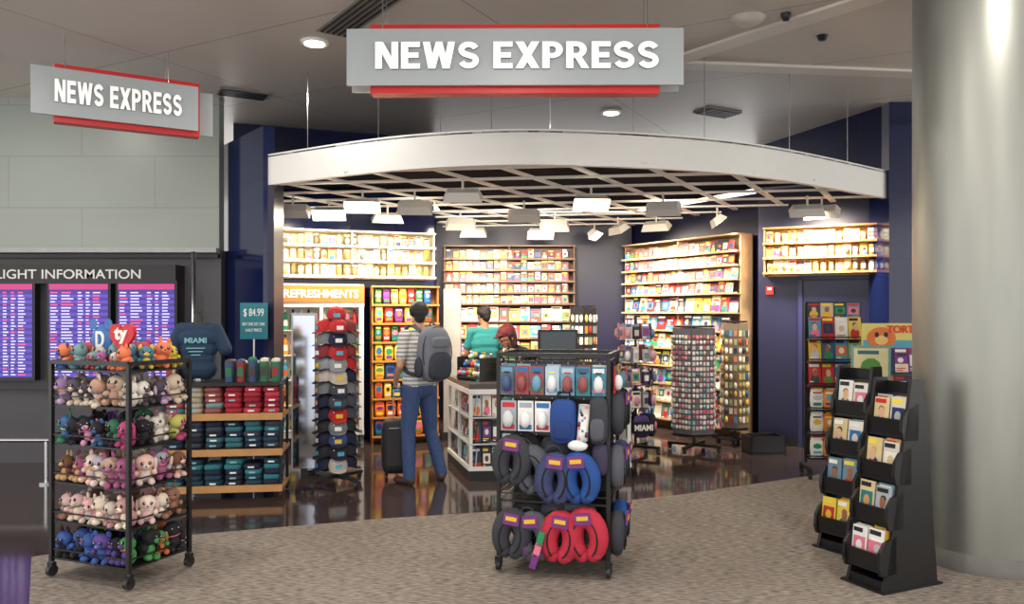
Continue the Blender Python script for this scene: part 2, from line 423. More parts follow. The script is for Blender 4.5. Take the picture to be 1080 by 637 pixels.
for x in (-9, -7.5, -6, -4.5): b.cyl((x, 7.7, 0.02), (x, 7.7, .42), .02, M_chrome); b.cyl((x, 7.7, 0.0), (x, 7.7, .02), .07, M_chrome)
b.obj('barrier_rail')
b = MB(); b.lathe([(0, .0), (.12, 0), (.12, .015), (.03, .03), (.022, .1), (.022, 2.3), (0, 2.3)], (-3.38, 8.45, 0), M_chrome, 14); b.obj('metal_post')

# ---------------------------------------------------------------- shelving
viv = [C(*c) for c in ((196, 40, 44), (230, 190, 50), (40, 110, 170), (240, 236, 228), (36, 140, 90), (220, 110, 40), (120, 50, 130), (30, 40, 90), (230, 120, 150),
                       (90, 170, 200), (245, 220, 190), (60, 60, 64), (30, 120, 130), (200, 200, 205), (90, 140, 60))]
magp = [C(*c) for c in ((236, 232, 222), (214, 196, 168), (190, 50, 50), (230, 224, 210), (80, 150, 180), (232, 200, 90), (60, 60, 70), (150, 170, 120), (240, 240, 238), (190, 120, 90), (210, 160, 170), (60, 90, 130), (110, 150, 150), (40, 50, 70))]
bookp = [C(*c) for c in ((112, 54, 40), (140, 70, 44), (86, 40, 40), (170, 100, 56), (50, 44, 56), (150, 50, 40), (190, 150, 100), (110, 90, 70), (60, 70, 90), (210, 190, 150))]
goldp = [C(*c) for c in ((236, 222, 190), (220, 196, 140), (244, 238, 224), (206, 168, 90), (226, 212, 176), (180, 140, 70), (120, 96, 60), (240, 240, 240), (90, 80, 66))]
skin_p = [C(224, 178, 146), C(196, 140, 108), C(150, 100, 74)]
tx = [C(250, 248, 240), C(30, 30, 34), C(200, 30, 40), C(250, 220, 60)]
def mag(b, x, y, z, w, h, pal, tilt=-.16):
    M0 = b.M; b.M = M0 @ Matrix.Translation((x, y, z)) @ Matrix.Rotation(tilt, 4, 'X')
    c = R.choice(pal); b.box((0, 0, h / 2), (w, .008, h), c)
    t = R.choice(tx); k = R.choice(viv)
    b.quad(-w * .44, w * R.uniform(.1, .44), h * .83, h * .95, -.006, t)
    r_ = R.random()
    if r_ < .45:
        b.disc(0, h * .25, w * .36, h * .24, -.0055, k); b.disc(R.uniform(-.08, .08) * w, h * .55, w * .2, h * .17, -.0065, R.choice(skin_p), 8)
        b.disc(R.uniform(-.04, .04) * w, h * .66, w * .2, h * .1, -.0062, R.choice((tx[1], bookp[3], goldp[3])), 8)
    elif r_ < .75:
        b.quad(-w * .4, w * .4, h * .25, h * .72, -.0055, k); b.disc(0, h * .48, w * .22, h * .15, -.006, R.choice(pal), 8)
    else:
        a = R.uniform(.3, .7); b.quad(-w * .5, w * .5, 0, h * a, -.0055, k); b.disc(w * R.uniform(-.2, .2), h * .5, w * .25, h * .12, -.006, R.choice(viv), 6); b.quad(-w * .3, w * .4, h * .68, h * .76, -.006, R.choice(tx))
    for q in range(2): b.quad(-w * .42, w * R.uniform(-.2, .3), h * (.06 + q * .08), h * (.1 + q * .08), -.007, R.choice(tx))
    b.M = M0
def pack(b, x, y, z, w, h, pal):
    b.box((x, y, z + h / 2), (w, .006, h), R.choice(pal))
    b.ell((x, y - .02, z + h * .4), (w * .36, .03, h * .3), R.choice(pal), 8, 5)
    b.quad(x - w * .4, x + w * .4, z + h * .78, z + h * .94, y - .005, R.choice(pal + viv[:3]))
def cup(b, x, y, z, w, h, pal):
    b.cyl((x, y, z), (x, y, z + h * .8), w * .36, R.choice(pal), r1=w * .42, n=8)
    b.ell((x, y, z + h * .82), (w * .43, w * .43, h * .14), R.choice(pal), 8, 4)
    b.box((x, y - w * .43, z + h * .42), (w * .5, .006, h * .35), R.choice(pal))
def mixed(b, x, y, z, w, h, pal):
    r_ = R.random()
    if r_ < .35: cup(b, x, y + .03, z, w, h, pal)
    elif r_ < .7: pack(b, x, y, z, w, h, pal)
    else: mag(b, x, y, z, w, h, pal)
def chips(b, x, y, z, w, h, pal):
    k = R.choice(pal)
    b.ell((x, y, z + h * .5), (w * .48, .035, h * .46), k, 8, 6, e=.45)
    b.box((x, y, z + h * .97), (w * .9, .004, h * .06), k); b.box((x, y, z + h * .03), (w * .9, .004, h * .06), k)
    b.disc(x, z + h * .6, w * R.uniform(.22, .38), h * R.uniform(.1, .2), y - .037, R.choice(viv), 8); b.quad(x - w * .3, x + w * .3, z + h * R.uniform(.16, .24), z + h * .36, y - .036, R.choice(viv)); b.quad(x - w * .32, x + w * .32, z + h * .8, z + h * .88, y - .033, R.choice(tx))
def bottle(b, x, y, z, w, h, pal):
    k = R.choice(pal); b.cyl((x, y, z), (x, y, z + h * .62), w * .4, k, n=8); b.cyl((x, y, z + h * .62), (x, y, z + h * .85), w * .4, k, r1=w * .15, n=8)
    b.cyl((x, y, z + h * .85), (x, y, z + h * .97), w * .17, R.choice(tx), n=8); b.cyl((x, y, z + h * .2), (x, y, z + h * .48), w * .42, R.choice(viv), n=8)
def shelf_wall(name, iname, p0, p1, rows, depth=.3, zb=0, zt=None, edge=None, back=None):
    L = dist(p0, p1); T = TR(p0[0], p0[1], 0, ang(p0, p1)); edge = edge or M_shelf
    zt = zt or rows[-1][0] + rows[-1][1] + .05
    b = MB(); b.M = T
    b.box((L / 2, depth - .01, (zb + zt) / 2), (L, .02, zt - zb), back or M_shelf)
    n = max(1, round(L / .95))
    for i in range(n + 1): b.box((.012 + (L - .024) * i / n, depth / 2 + .03, (zb + zt) / 2), (.02, depth - .06, zt - zb), edge)
    b.box((L / 2, depth / 2, zt), (L, depth, .02), edge)
    for (z, h, kind, w, pal) in rows:
        b.box((L / 2, depth / 2, z - .006), (L, depth, .012), edge); b.box((L / 2, 0.0, z + .004), (L, .012, .024), edge)
    b.obj(name)
    b = MB(); b.M = T
    for (z, h, kind, w, pal) in rows:
        x = .03 + w / 2
        while x < L - w / 2 - .01:
            ww = w * R.uniform(.88, 1.02); hh = h * R.uniform(.78, .98)
            if kind is cup or kind is bottle: kind(b, x, .06 + w * .4, z + .002, ww, hh, pal)
            elif kind is chips: kind(b, x, .05, z + .002, ww, h * R.uniform(.9, .99), pal)
            elif kind in (pack, mixed): kind(b, x, .06, z + .01, ww, hh, pal)
            else: kind(b, x, .04, z + .004, ww, hh * .98, pal)
            x += w * 1.03
    b.obj(iname)
shelf_wall('wall_display_shelf', 'packaged_souvenirs', (-2.98, 9.55), (-.98, 10.3), [(2.1, .17, mixed, .09, goldp), (2.29, .17, mixed, .09, goldp + magp[:2]), (2.48, .16, mixed, .09, goldp)], .32, 2.08, 2.67, edge=M_white, back=C(236, 206, 150))
shelf_wall('wall_display_shelf', 'packaged_souvenirs', (3.06, 9.72), (4.2, 9.17), [(2.13, .17, mixed, .085, goldp), (2.31, .16, mixed, .085, goldp), (2.49, .16, mixed, .085, goldp)], .28, 2.1, 2.68, edge=M_wood, back=C(232, 190, 104))
snp = [C(240, 200, 40), C(214, 36, 34), C(240, 206, 60), C(60, 140, 60), C(240, 120, 40), C(240, 236, 228), C(40, 90, 160), C(246, 170, 40)]
snp2 = [C(40, 120, 60), C(214, 36, 34), C(230, 60, 40), C(240, 200, 60), C(120, 50, 130), C(240, 236, 228), C(40, 90, 160)]
shelf_wall('snack_shelf', 'snack_bags', (-1.74, 9.9), (-.92, 10.12), [(.1, .225, chips, .12, snp), (.335, .225, chips, .135, snp), (.57, .225, chips, .11, snp[:3] + snp[4:]), (.805, .225, chips, .13, snp), (1.04, .225, chips, .12, snp + snp2), (1.275, .225, chips, .1, snp2), (1.51, .225, chips, .12, snp2), (1.745, .215, chips, .1, snp2)], .3, 0, 1.98, edge=mat('snack_shelf_edge', (190, 130, 60), .5), back=C(150, 110, 60))
bk = []
for k in range(5): bk.append((1.78 + k * .17, .162, mag, .1, bookp))
lo = []
for k in range(6): lo.append((.25 + k * .253, .24, mag, .155, magp))
shelf_wall('magazine_shelf', 'magazines_and_books', (-1.03, 11.98), (.95, 11.98), lo + bk, .28, 0, 2.66, edge=mat('shelf_brown', (110, 80, 62), .5), back=C(80, 56, 48))
lo2 = [(.15 + k * .25, .245, mag, (.155, .14, .17)[k % 3], magp) for k in range(7)] + [(1.9, .17, mag, .13, magp), (2.08, .18, mag, .12, bookp), (2.26, .17, mag, .1, bookp), (2.44, .17, mag, .1, bookp)]
shelf_wall('magazine_shelf', 'magazines_and_books', (1.66, 12.05), (2.86, 10.1), lo2, .28, 0, 2.66, edge=mat('shelf_tan', (180, 150, 114), .5), back=C(140, 112, 84))
b = MB(); b.box((-.78, 10.45, .98), (.22, .2, 1.96), C(176, 172, 168)); b.box((-.78, 10.45, .05), (.25, .23, .1), M_dark); b.obj('white_pilaster')

# cooler
b = MB(); p0 = (-2.78, 9.42); p1 = (-1.82, 9.78); b.M = TR(p0[0], p0[1], 0, ang(p0, p1)); L = dist(p0, p1)
b.box((L / 2, .28, 1.0), (L, .04, 2.0), M_white); b.box((.02, .14, 1.0), (.04, .28, 2.0), M_white); b.box((L - .02, .14, 1.0), (.04, .28, 2.0), M_white)
b.box((L / 2, .14, .08), (L, .28, .16), M_dark); b.box((L / 2, .14, 1.98), (L, .28, .04), M_white)
b.box((L / 2, -.02, 1.88), (L, .04, .2), C(222, 120, 48))
b.text('REFRESHMENTS', L / 2, 1.88, L * .86, .1, -.042, C(250, 240, 220), off=.03, ext=.003)
b.box((L / 2, -.01, 1.75), (L, .03, .06), M_white)
for x in (.04, L / 2, L - .04): b.box((x, -.01, .95), (.04, .03, 1.56), C(210, 210, 210))
b.box((L / 2, -.01, .19), (L, .03, .06), C(210, 210, 210))
b.cyl((L / 2 + .05, -.05, .8), (L / 2 + .05, -.05, 1.3), .012, M_chrome)
for k in range(5): b.box((L / 2, .13, .24 + k * .3), (L - .1, .22, .012), M_white)
b.obj('beverage_cooler')
b = MB(); b.M = TR(p0[0], p0[1], 0, ang(p0, p1))
for k in range(5):
    pal = (viv, [C(240, 150, 40), C(230, 190, 50), C(240, 120, 60)], [C(240, 236, 228), C(90, 170, 200)], [C(196, 40, 44), C(240, 150, 40)], viv)[k]
    for i in range(10): bottle(b, .1 + i * (L - .2) / 9, .09, .247 + k * .3, .08, .25, pal)
b.obj('drink_bottles')

# ---------------------------------------------------------------- counter
cpoly = [(-.42, 7.8), (1.2, 8.0), (1.15, 8.6), (-.08, 8.45), (-.28, 9.05), (-.72, 8.92)]
ipoly = [(-.2, 8.06), (1.18, 8.24), (1.14, 8.58), (-.1, 8.42), (-.3, 9.02), (-.5, 8.94)]
b = MB(); b.prism(cpoly, .9, .95, mat('counter_top', (92, 88, 86), .25), 'xy'); b.prism(ipoly, 0, .9, C(176, 172, 166), 'xy'); b.prism(cpoly, 0.0, .1, M_dark, 'xy')
for (q0, q1) in (((-.72, 8.92), (-.42, 7.8)), ((-.42, 7.8), (1.2, 8.0))):
    b.M = TR(q0[0], q0[1], 0, ang(q0, q1)); L = dist(q0, q1)
    for z in (.36, .62): b.box((L / 2, .1, z), (L, .2, .014), C(200, 204, 204))
    for i in range(3): b.box((.02 + (L - .04) * i / 2, .02, .5), (.03, .03, .82), M_white)
    b.box((L / 2, .01, .875), (L, .03, .05), M_white); b.box((L / 2, .01, .12), (L, .03, .04), M_white)
b.obj('checkout_counter')
b = MB(); tealp = [C(70, 130, 150), C(200, 214, 216), C(40, 70, 100), C(150, 190, 196), C(230, 226, 214), C(120, 60, 60), C(40, 44, 60)]
for (q0, q1) in (((-.72, 8.92), (-.42, 7.8)), ((-.42, 7.8), (1.2, 8.0))):
    b.M = TR(q0[0], q0[1], 0, ang(q0, q1)); L = dist(q0, q1)
    for z in (.105, .37, .63):
        x = .08
        while x < L - .06: mag(b, x, .07, z, .09, .21, tealp, -.1); x += .1
b.obj('counter_merchandise')
b = MB(); b.M = TR(.48, 8.33, .95, .1)
b.box((0, 0, .01), (.24, .2, .02), M_black); b.cyl((0, 0, .02), (0, .02, .24), .03, M_black); b.box((0, .01, .36), (.42, .05, .33), M_black); b.box((0, -.02, .36), (.37, .006, .28), mat('monitor_glass', (24, 44, 56), .12))
b.box((-.3, .0, .06), (.16, .2, .12), M_dark); b.box((-.3, -.03, .15), (.13, .12, .06), M_black, Matrix.Rotation(.4, 3, 'X')); b.obj('cash_register')
b = MB(); b.M = TR(-.42, 8.25, .95, -.9)
for k in range(3):
    b.box((0, k * .07, .03 + k * .08), (.42, .1, .012), M_black)
    for i in range(6): pack(b, -.17 + i * .068, k * .07 - .01, .04 + k * .08, .055, .09, viv)
for x in (-.2, .2): b.box((x, .08, .12), (.01, .24, .24), M_black)
b.obj('candy_stand')
b = MB()
for k in range(3):
    for i in range(6):
        a = i * pi / 3; b.M = TR(0, 8.12, .95, a); pack(b, 0, -.07, .04 + k * .1, .06, .09, [C(60, 150, 80), C(230, 190, 50), C(240, 236, 228)])
b.M = TR(.0, 8.12, .95, .1); b.cyl((0, 0, 0), (0, 0, .02), .09, M_black, n=16); b.cyl((0, 0, .02), (0, 0, .34), .01, M_chrome)
b.obj('gum_spinner')

# ---------------------------------------------------------------- racks
def caster(b, x, y, r=.035):
    b.cyl((x - .014, y, r + .007), (x + .014, y, r + .007), r, M_dark, n=12); b.box((x, y, r + .035), (.045, .03, .05), M_black); b.cyl((x, y, .05), (x, y, .1), .01, M_chrome, n=6)
def rack_frame(T, w, d, h, shelves, zb=.1, lip=.05):
    b = MB(); b.M = T
    for x in (-w / 2, w / 2):
        for y in (-d / 2, d / 2):
            b.box((x, y, (h + zb) / 2), (.024, .024, h - zb), M_black); caster(b, x, y)
        b.box((x, 0, h), (.024, d, .024), M_black)
    for y in (-d / 2, d / 2): b.box((0, y, h), (w, .024, .024), M_black)
    for z in shelves:
        b.box((0, 0, z - .008), (w, d, .012), M_black)
        for y in (-d / 2, d / 2): b.box((0, y, z + lip), (w, .008, .008), M_black)
        for x in (-w / 2, w / 2): b.box((x, 0, z + lip), (.008, d, .008), M_black)
    return b
def plush(b, x, y, z, s, c1, c2, rot):
    M0 = b.M; b.M = M0 @ TR(x, y, z, rot) @ Matrix.Scale(s, 4) @ Matrix.Rotation(R.uniform(-.25, .25), 4, 'Y') @ Matrix.Rotation(R.uniform(-.1, .2), 4, 'X')
    b.ell((0, .02, .32), (.31, .25, .34), c1, 8, 6); b.ell((0, -.06, .78), (.35, .3, .3), c1, 10, 7)
    kind = R.random()
    for sx in (-1, 1):
        if kind < .45: b.ell((sx * .26, 0, 1.04), (.12, .06, .14), c2, 7, 5)
        elif kind < .7: b.ell((sx * .16, .02, 1.13), (.08, .05, .17), c2, 7, 5)
        else: b.ell((sx * .36, -.02, .7), (.08, .08, .24), c2, 7, 5)
        b.ell((sx * .13, -.33, .83), (.06, .04, .07), tx[1], 7, 5); b.ell((sx * .115, -.365, .855), (.02, .015, .022), tx[0], 5, 4)
        b.ell((sx * .31, -.14, .42), (.11, .16, .11), c1, 7, 5); b.ell((sx * .2, -.28, .12), (.13, .19, .13), c2, 7, 5)
    b.ell((0, -.33, .7), (.15, .1, .1), c2, 7, 5); b.ell((0, -.42, .73), (.04, .03, .03), R.choice((tx[1], viv[8])), 6, 4); b.ell((0, -.16, .34), (.2, .12, .22), c2, 8, 5)
    if R.random() < .3: b.ell((0, -.1, .56), (.27, .22, .05), R.choice(viv), 8, 4)
    b.M = M0
PT = TR(-2.475, 5.05, .006, math.atan2(-.25, .6))
PS = [.13, .36, .6, .84, 1.08, 1.3]
b = rack_frame(PT, .65, .47, 1.34, PS)
b.M = PT @ Matrix.Translation((.05, -.1, 1.34))
b.cyl((-.08, 0, 0), (-.08, 0, .1), .008, M_black); b.cyl((.1, 0, 0), (.1, 0, .1), .008, M_black)
b.ell((-.1, 0, .14), (.09, .015, .09), C(50, 110, 180), 14, 8); b.disc(-.165, .235, .035, .035, -.012, C(50, 110, 180)); b.disc(-.035, .235, .035, .035, -.012, C(50, 110, 180))
b.text('D', -.1, .14, .07, .1, -.018, tx[0], off=.02)
hp = []
for i in range(24):
    t = 2 * pi * i / 24; hp.append((.1 + .0065 * 16 * math.sin(t) ** 3, .16 + .0065 * (13 * math.cos(t) - 5 * math.cos(2 * t) - 2 * math.cos(3 * t) - math.cos(4 * t))))
b.prism(hp, -.035, -.01, C(206, 30, 44)); b.text('ty', .1, .165, .11, .1, -.037, tx[0], off=.04)
b.obj('plush_display_rack')
plc = [[C(*c, .9) for c in g] for g in (
    ((40, 38, 44), (200, 110, 60), (90, 71, 140), (31, 30, 34), (70, 141, 80), (60, 91, 160), (36, 36, 50)),
    ((211, 196, 184), (197, 150, 150), (222, 170, 175), (151, 110, 90), (237, 220, 200), (120, 90, 80), (226, 190, 190)),
    ((213, 170, 120), (227, 212, 200), (161, 90, 130), (181, 150, 130), (231, 190, 180), (111, 150, 160), (120, 80, 60), (170, 160, 180)),
    ((181, 70, 120), (61, 100, 150), (211, 150, 180), (111, 70, 140), (191, 190, 100), (41, 34, 44), (220, 210, 200), (60, 120, 90), (36, 30, 40)),
    ((226, 212, 196), (210, 190, 170), (236, 230, 220), (160, 130, 170), (221, 190, 110), (81, 76, 86), (190, 160, 190), (240, 232, 224), (190, 150, 130)),
    ((121, 150, 150), (171, 90, 160), (231, 130, 90), (217, 190, 70), (71, 130, 150), (191, 80, 100), (50, 90, 160), (200, 190, 190)))]
b = MB(); b.M = PT
for k, z in enumerate(PS):
    g = plc[k]; s0 = .162 if k < 5 else .15
    for j in range(4):
        xs = (0, 5) if (0 < j < 3 and k < 5) else range(6)
        for i in xs:
            x = -.26 + .104 * i + R.uniform(-.01, .01); y = -.17 + j * .113
            rot = 0 if j == 0 else (pi / 2 if i == 5 else (-pi / 2 if i == 0 else 0))
            s = .1 if (k == 5 and j == 0 and 2 <= i <= 4) else s0 * R.uniform(.84, 1.08)
            plush(b, x, y, z, s, R.choice(g), R.choice(g), rot + R.uniform(-.7, .7))
b.obj('plush_toys')

# centre travel rack
TT = TR(.315, 5.24, .006, -.24)
b = rack_frame(TT, .7, .5, 1.38, [.12, .46], lip=.04)
for z in (.88, 1.11, 1.33):
    b.box((0, -.2, z), (.68, .012, .02), M_black)
    for i in range(7): b.cyl((-.3 + i * .1, -.27, z), (-.3 + i * .1, -.19, z), .003, M_chrome, n=4)
for z in (.5, .8, 1.1, 1.33): b.box((.33, 0, z), (.012, .48, .015), M_black)
b.box((0, .12, .76), (.68, .01, 1.12), M_dark)
for i in range(9): b.box((-.32 + i * .08, .1, .9), (.006, .006, .9), M_black)
b.obj('travel_accessory_rack')
def pillow(b, x, y, z, R0, r, c1, c2, rz=0, tag=True, lean=0):
    M0 = b.M; b.M = M0 @ TR(x, y, z, rz) @ Matrix.Rotation(lean, 4, 'Y')
    pts = []; rs = []; N = 16
    for i in range(N + 1):
        a = math.radians(-62 + 304 * i / N); t = abs(i / N - .5) * 2
        pts.append((R0 * math.cos(a) * .8, 0, R0 * math.sin(a) * 1.25)); rs.append(r * (1.08 - .25 * t ** 3))
    b.tube(pts, r, c1, 10, rs)
    b.ell(pts[0], (rs[0],) * 3, c1, 8, 6); b.ell(pts[-1], (rs[-1],) * 3, c1, 8, 6)
    b.tube([(p[0] * 1.36, p[1] - r * .45, p[2] * 1.27) for p in pts], .009, c2, 6)
    b.tube([(p[0] * .97, p[1] - r * .98, p[2] * .97) for p in pts], .006, c2, 6)
    if tag:
        b.box((0, -r - .012, R0 * 1.3), (.1, .012, .07), viv[6]); b.box((0, -r - .02, R0 * 1.35), (.07, .005, .025), viv[1])
        b.cyl((0, 0, R0 * 1.2), (0, 0, R0 * 1.9), .004, tx[1], n=4)
    b.M = M0
b = MB(); b.M = TT
gry = C(56, 58, 66, .8); gry2 = C(86, 88, 96, .8); blu = C(34, 78, 150, .8); blu2 = C(60, 70, 110, .8); rd = C(190, 44, 66, .8); bk_ = C(24, 24, 28, .8)
bp = [C(176, 200, 216), C(110, 160, 190), C(60, 90, 130), C(230, 232, 236), C(90, 100, 110), C(60, 130, 150), C(150, 80, 80)]
for i in range(7): pack(b, -.29 + i * .097, -.27, 1.13, .088, .18, bp); pack(b, -.29 + i * .097, -.22, 1.15, .09, .17, bp)
for i in range(7): b.quad(-.325 + i * .097, -.255 + i * .097, 1.15, 1.175, -.276, R.choice(viv)); b.quad(-.31 + i * .097, -.27 + i * .097, 1.265, 1.275, -.277, R.choice(tx))
for i in range(3):
    pack(b, -.28 + i * .11, -.27, .9, .1, .19, [C(210, 214, 216), C(160, 170, 178), C(236, 236, 236)]); b.quad(-.32 + i * .11, -.24 + i * .11, .91, .94, -.276, R.choice((viv[2], viv[6], viv[0])))
b.ell((.075, -.28, .97), (.085, .055, .14), C(36, 70, 140, .8), 14, 10, e=.55); b.ell((.075, -.335, .92), (.06, .025, .06), C(28, 56, 116, .8), 10, 8, e=.6); b.tube([(.03, -.28, 1.1), (.04, -.28, 1.15), (.11, -.28, 1.15), (.12, -.28, 1.1)], .007, bk_)
# patterned sock
b.tube([(.21, -.31, 1.08), (.205, -.31, 1.0), (.2, -.31, .92), (.195, -.31, .86)], .035, tx[0], 10); b.ell((.17, -.325, .83), (.065, .032, .035), tx[0], 10, 6)
for k in range(14): b.ell((.18 + .05 * R.random(), -.343, .86 + k * .016), (.01, .005, .01), (viv[9], viv[8], tx[1], viv[6])[k % 4], 6, 4)
b.ell((.29, -.27, .98), (.06, .05, .15), gry, 12, 8, e=.55); b.ell((.29, -.325, .93), (.045, .02, .07), gry2, 10, 6, e=.6)
b.ell((.3, -.26, .74), (.05, .05, .1), C(60, 54, 80, .8), 10, 8, e=.6)
for (x, z, c) in ((-.2, .74, bk_), (0, .7, gry), (.18, .68, bk_), (-.17, .3, bk_), (.0, .3, gry), (.15, .32, gry2)): pillow(b, x, -.17, z, .09, .055, c, gry2, 0, False)
pillow(b, -.25, -.31, .71, .09, .058, gry, bk_, 0, True, .1); pillow(b, -.12, -.28, .65, .09, .056, gry2, bk_, 0, False, -.15)
pillow(b, .03, -.32, .61, .092, .058, blu2, bk_, 0, True, .08); pillow(b, .18, -.32, .62, .092, .058, blu, bk_, 0, True, -.1)
pillow(b, -.25, -.31, .25, .09, .058, gry, bk_, 0, True, .12); pillow(b, -.11, -.3, .24, .088, .056, gry2, viv[6], 0, True, -.1)
pillow(b, .06, -.32, .25, .092, .06, rd, bk_, 0, True, .1); pillow(b, .22, -.31, .27, .097, .06, rd, bk_, 0, True, -.1)
for i in range(3): b.box((-.09 + .02 * i, -.39, .12 + i * .07), (.04, .01, .09), (viv[6], viv[8], viv[4])[i], Matrix.Rotation(.3, 3, 'Y'))
for k, (y, z, c) in enumerate(((-.12, .25, gry), (.1, .27, blu), (-.12, .66, gry2), (.1, .66, blu2), (-.1, 1.0, gry), (.12, 1.0, bk_))):
    pillow(b, .39, y, z, .08, .05, c, bk_, pi / 2)
for k in range(4):
    M0 = b.M; b.M = M0 @ TR(.36, -.16 + k * .11, 0, pi / 2); pack(b, 0, -.02, 1.14, .09, .17, bp + viv[:2]); b.M = M0
b.obj('travel_pillows_and_bags')

# ---------------------------------------------------------------- caps
def cap(b, x, y, z, s, c1, c2, rz):
    M0 = b.M; b.M = M0 @ TR(x, y, z, rz) @ Matrix.Scale(s, 4) @ Matrix.Rotation(.25, 4, 'X')
    b.lathe([(1, 0), (1.0, .35), (.86, .8), (.55, 1.08), (.0, 1.18)], (0, 0, 0), c1, 12)
    pts = [(.85 * math.cos(t), -.45 - 1.1 * max(0, math.sin(t)) ** .7) for t in [pi * i / 10 for i in range(11)]]
    b.prism(pts, .0, .06, c2, 'xy'); b.ell((0, 0, 1.19), (.08, .08, .06), c2, 6, 4); b.box((0, -.97, .5), (.7, .06, .42), R.choice((tx[0], viv[1], viv[9])), Matrix.Rotation(-.25, 3, 'X'))
    b.M = M0
HT = TR(-1.68, 7.62, 0, .1)
b = MB(); b.M = HT
for a in (pi / 4, 3 * pi / 4): b.box((0, 0, .09), (.62, .04, .03), M_black, Matrix.Rotation(a, 3, 'Z'))
for (x, y) in ((.2, .2), (-.2, .2), (.2, -.2), (-.2, -.2)): caster(b, x, y, .03)
b.cyl((0, 0, .1), (0, 0, 1.7), .018, M_black)
for k in range(13): b.cyl((0, 0, .22 + k * .118), (0, -.2, .25 + k * .118), .005, M_chrome, n=4)
b.box((-.3, -.02, .9), (.2, .02, 1.45), mat('mirror', (170, 176, 188), .08, 1, var=0)); b.box((-.3, -.005, .9), (.24, .02, 1.5), C(180, 182, 188)); b.box((-.3, -.005, .12), (.06, .04, .1), M_black)
b.obj('cap_display_stand')
b = MB(); b.M = HT
capp = [C(30, 34, 60, .85), C(190, 41, 44, .85), C(120, 124, 130, .85), C(40, 40, 46, .85), C(60, 80, 130, .85), C(200, 190, 180, .85), C(130, 50, 56, .85), C(70, 74, 84, .85), C(150, 154, 160, .85)]
for k in range(13):
    base = capp[(0, 3, 0, 3, 7, 0, 2, 5, 8, 6, 2, 1, 1)[k]]
    for i, a in enumerate((0.25, -1.1, 1.6, 2.9)):
        if k == 12 and i: continue
        rr = .1 if k < 12 else 0
        c = base if R.random() < .6 else R.choice(capp)
        cap(b, rr * math.sin(a), -rr * math.cos(a), .19 + k * .118, .09, c, R.choice((c, C(30, 34, 60, .85))), a + R.uniform(-.2, .2))
b.obj('baseball_caps')

# ---------------------------------------------------------------- t-shirt table
ST = TR(-2.58, 7.22, 0, .13)
b = MB(); b.M = ST
for z, w in ((.10, 1.04), (.42, 1.04), (.735, 1.04), (1.02, .98)):
    b.box((0, 0, z), (w, .44, .03), M_wood if z < 1 else M_dark)
    if z < 1: b.box((0, -.225, z + .0), (w, .02, .06), M_wood)
for x in (-.5, .5):
    for y in (-.18, .18): b.box((x, y, .55), (.025, .025, .94), M_black); caster(b, x, y, .03)
for x in (-.5, 0, .5): b.box((x, .19, .6), (.02, .02, .9), M_black)
b.obj('shirt_display_table')
b = MB(); b.M = ST
navy = [C(28, 44, 70, .85), C(36, 60, 84, .85), C(54, 110, 124, .85), C(60, 66, 80, .85), C(26, 34, 54, .85)]
reds = [C(170, 40, 60, .85), C(196, 60, 80, .85), C(150, 34, 50, .85)]
teals = [C(60, 130, 140, .85), C(120, 150, 150, .85), C(180, 170, 150, .85), C(150, 80, 80, .85)]
def stack(x, z, n, pal, w=.155):
    for k in range(n):
        c = R.choice(pal); x_ = x + R.uniform(-.009, .009)
        b.ell((x_, -.05, z + .027 + k * .047), (w / 2, .15, .028), c, 14, 6, e=.4)
        b.box((x_, -.2, z + .028 + k * .047), (w * .35, .006, .014), R.choice((tx[0], C(140, 190, 200), c, c)))
for i in range(6):
    x = -.42 + i * .168
    stack(x, .115, 4 + i % 2, [C(28, 64, 84, .85), C(50, 120, 136, .85), C(30, 40, 60, .85)]); stack(x, .45, 5, navy)
    stack(x, .755, 5, teals if i < 3 else reds)
b.obj('folded_shirts')
b = MB(); b.M = ST
for i in range(10):
    if 1 <= i <= 4: continue
    x = -.45 + i * .1
    for y in (-.15, -.04): cup(b, x, y, 1.037, .1, R.uniform(.19, .24), [C(60, 120, 90), C(150, 50, 50), C(220, 210, 190), C(50, 80, 120), C(70, 60, 60)])
b.obj('souvenir_tumblers')

# ---------------------------------------------------------------- body / blob tools
def blob(name, prims, voxel=.007, smooth=3, parent=None):
    b = MB()
    for (a, c, ra, rc, m) in prims:
        a = Vector(a); c = Vector(c)
        b.ell(a, (ra,) * 3, m, 12, 8); b.ell(c, (rc,) * 3, m, 12, 8)
        if (c - a).length > 1e-4: b.cyl(a, c, ra, m, r1=rc, n=12)
    o = b.obj(name + '_src')
    md = o.modifiers.new('r', 'REMESH'); md.mode = 'VOXEL'; md.voxel_size = voxel; md.use_smooth_shade = True
    s_ = o.modifiers.new('s', 'SMOOTH'); s_.factor = .5; s_.iterations = smooth
    bpy.context.view_layer.update(); dg = bpy.context.evaluated_depsgraph_get()
    me = D.meshes.new_from_object(o.evaluated_get(dg)); D.objects.remove(o)
    me.materials.clear(); mats = []
    for p in prims:
        if p[4] not in mats: mats.append(p[4])
    for m in mats: me.materials.append(m)
    n = len(me.polygons)
    if n:
        co = np.empty(n * 3); me.polygons.foreach_get('center', co); co = co.reshape(-1, 3)
        best = np.full(n, 1e9); idx = np.zeros(n, dtype=np.int32)
        for (a, c, ra, rc, m) in prims:
            a = np.array(a); c = np.array(c); d = c - a; L2 = max(1e-9, d @ d)
            t = np.clip(((co - a) @ d) / L2, 0, 1); dd = np.linalg.norm(co - (a + t[:, None] * d), axis=1) - (ra + (rc - ra) * t)
            w = dd < best; best[w] = dd[w]; idx[w] = mats.index(m)
        me.polygons.foreach_set('material_index', idx)
        me.polygons.foreach_set('use_smooth', np.ones(n, dtype=bool))
    me.name = name
    o = D.objects.new(name, me); sc.collection.objects.link(o)
    if parent: o.parent = parent
    return o

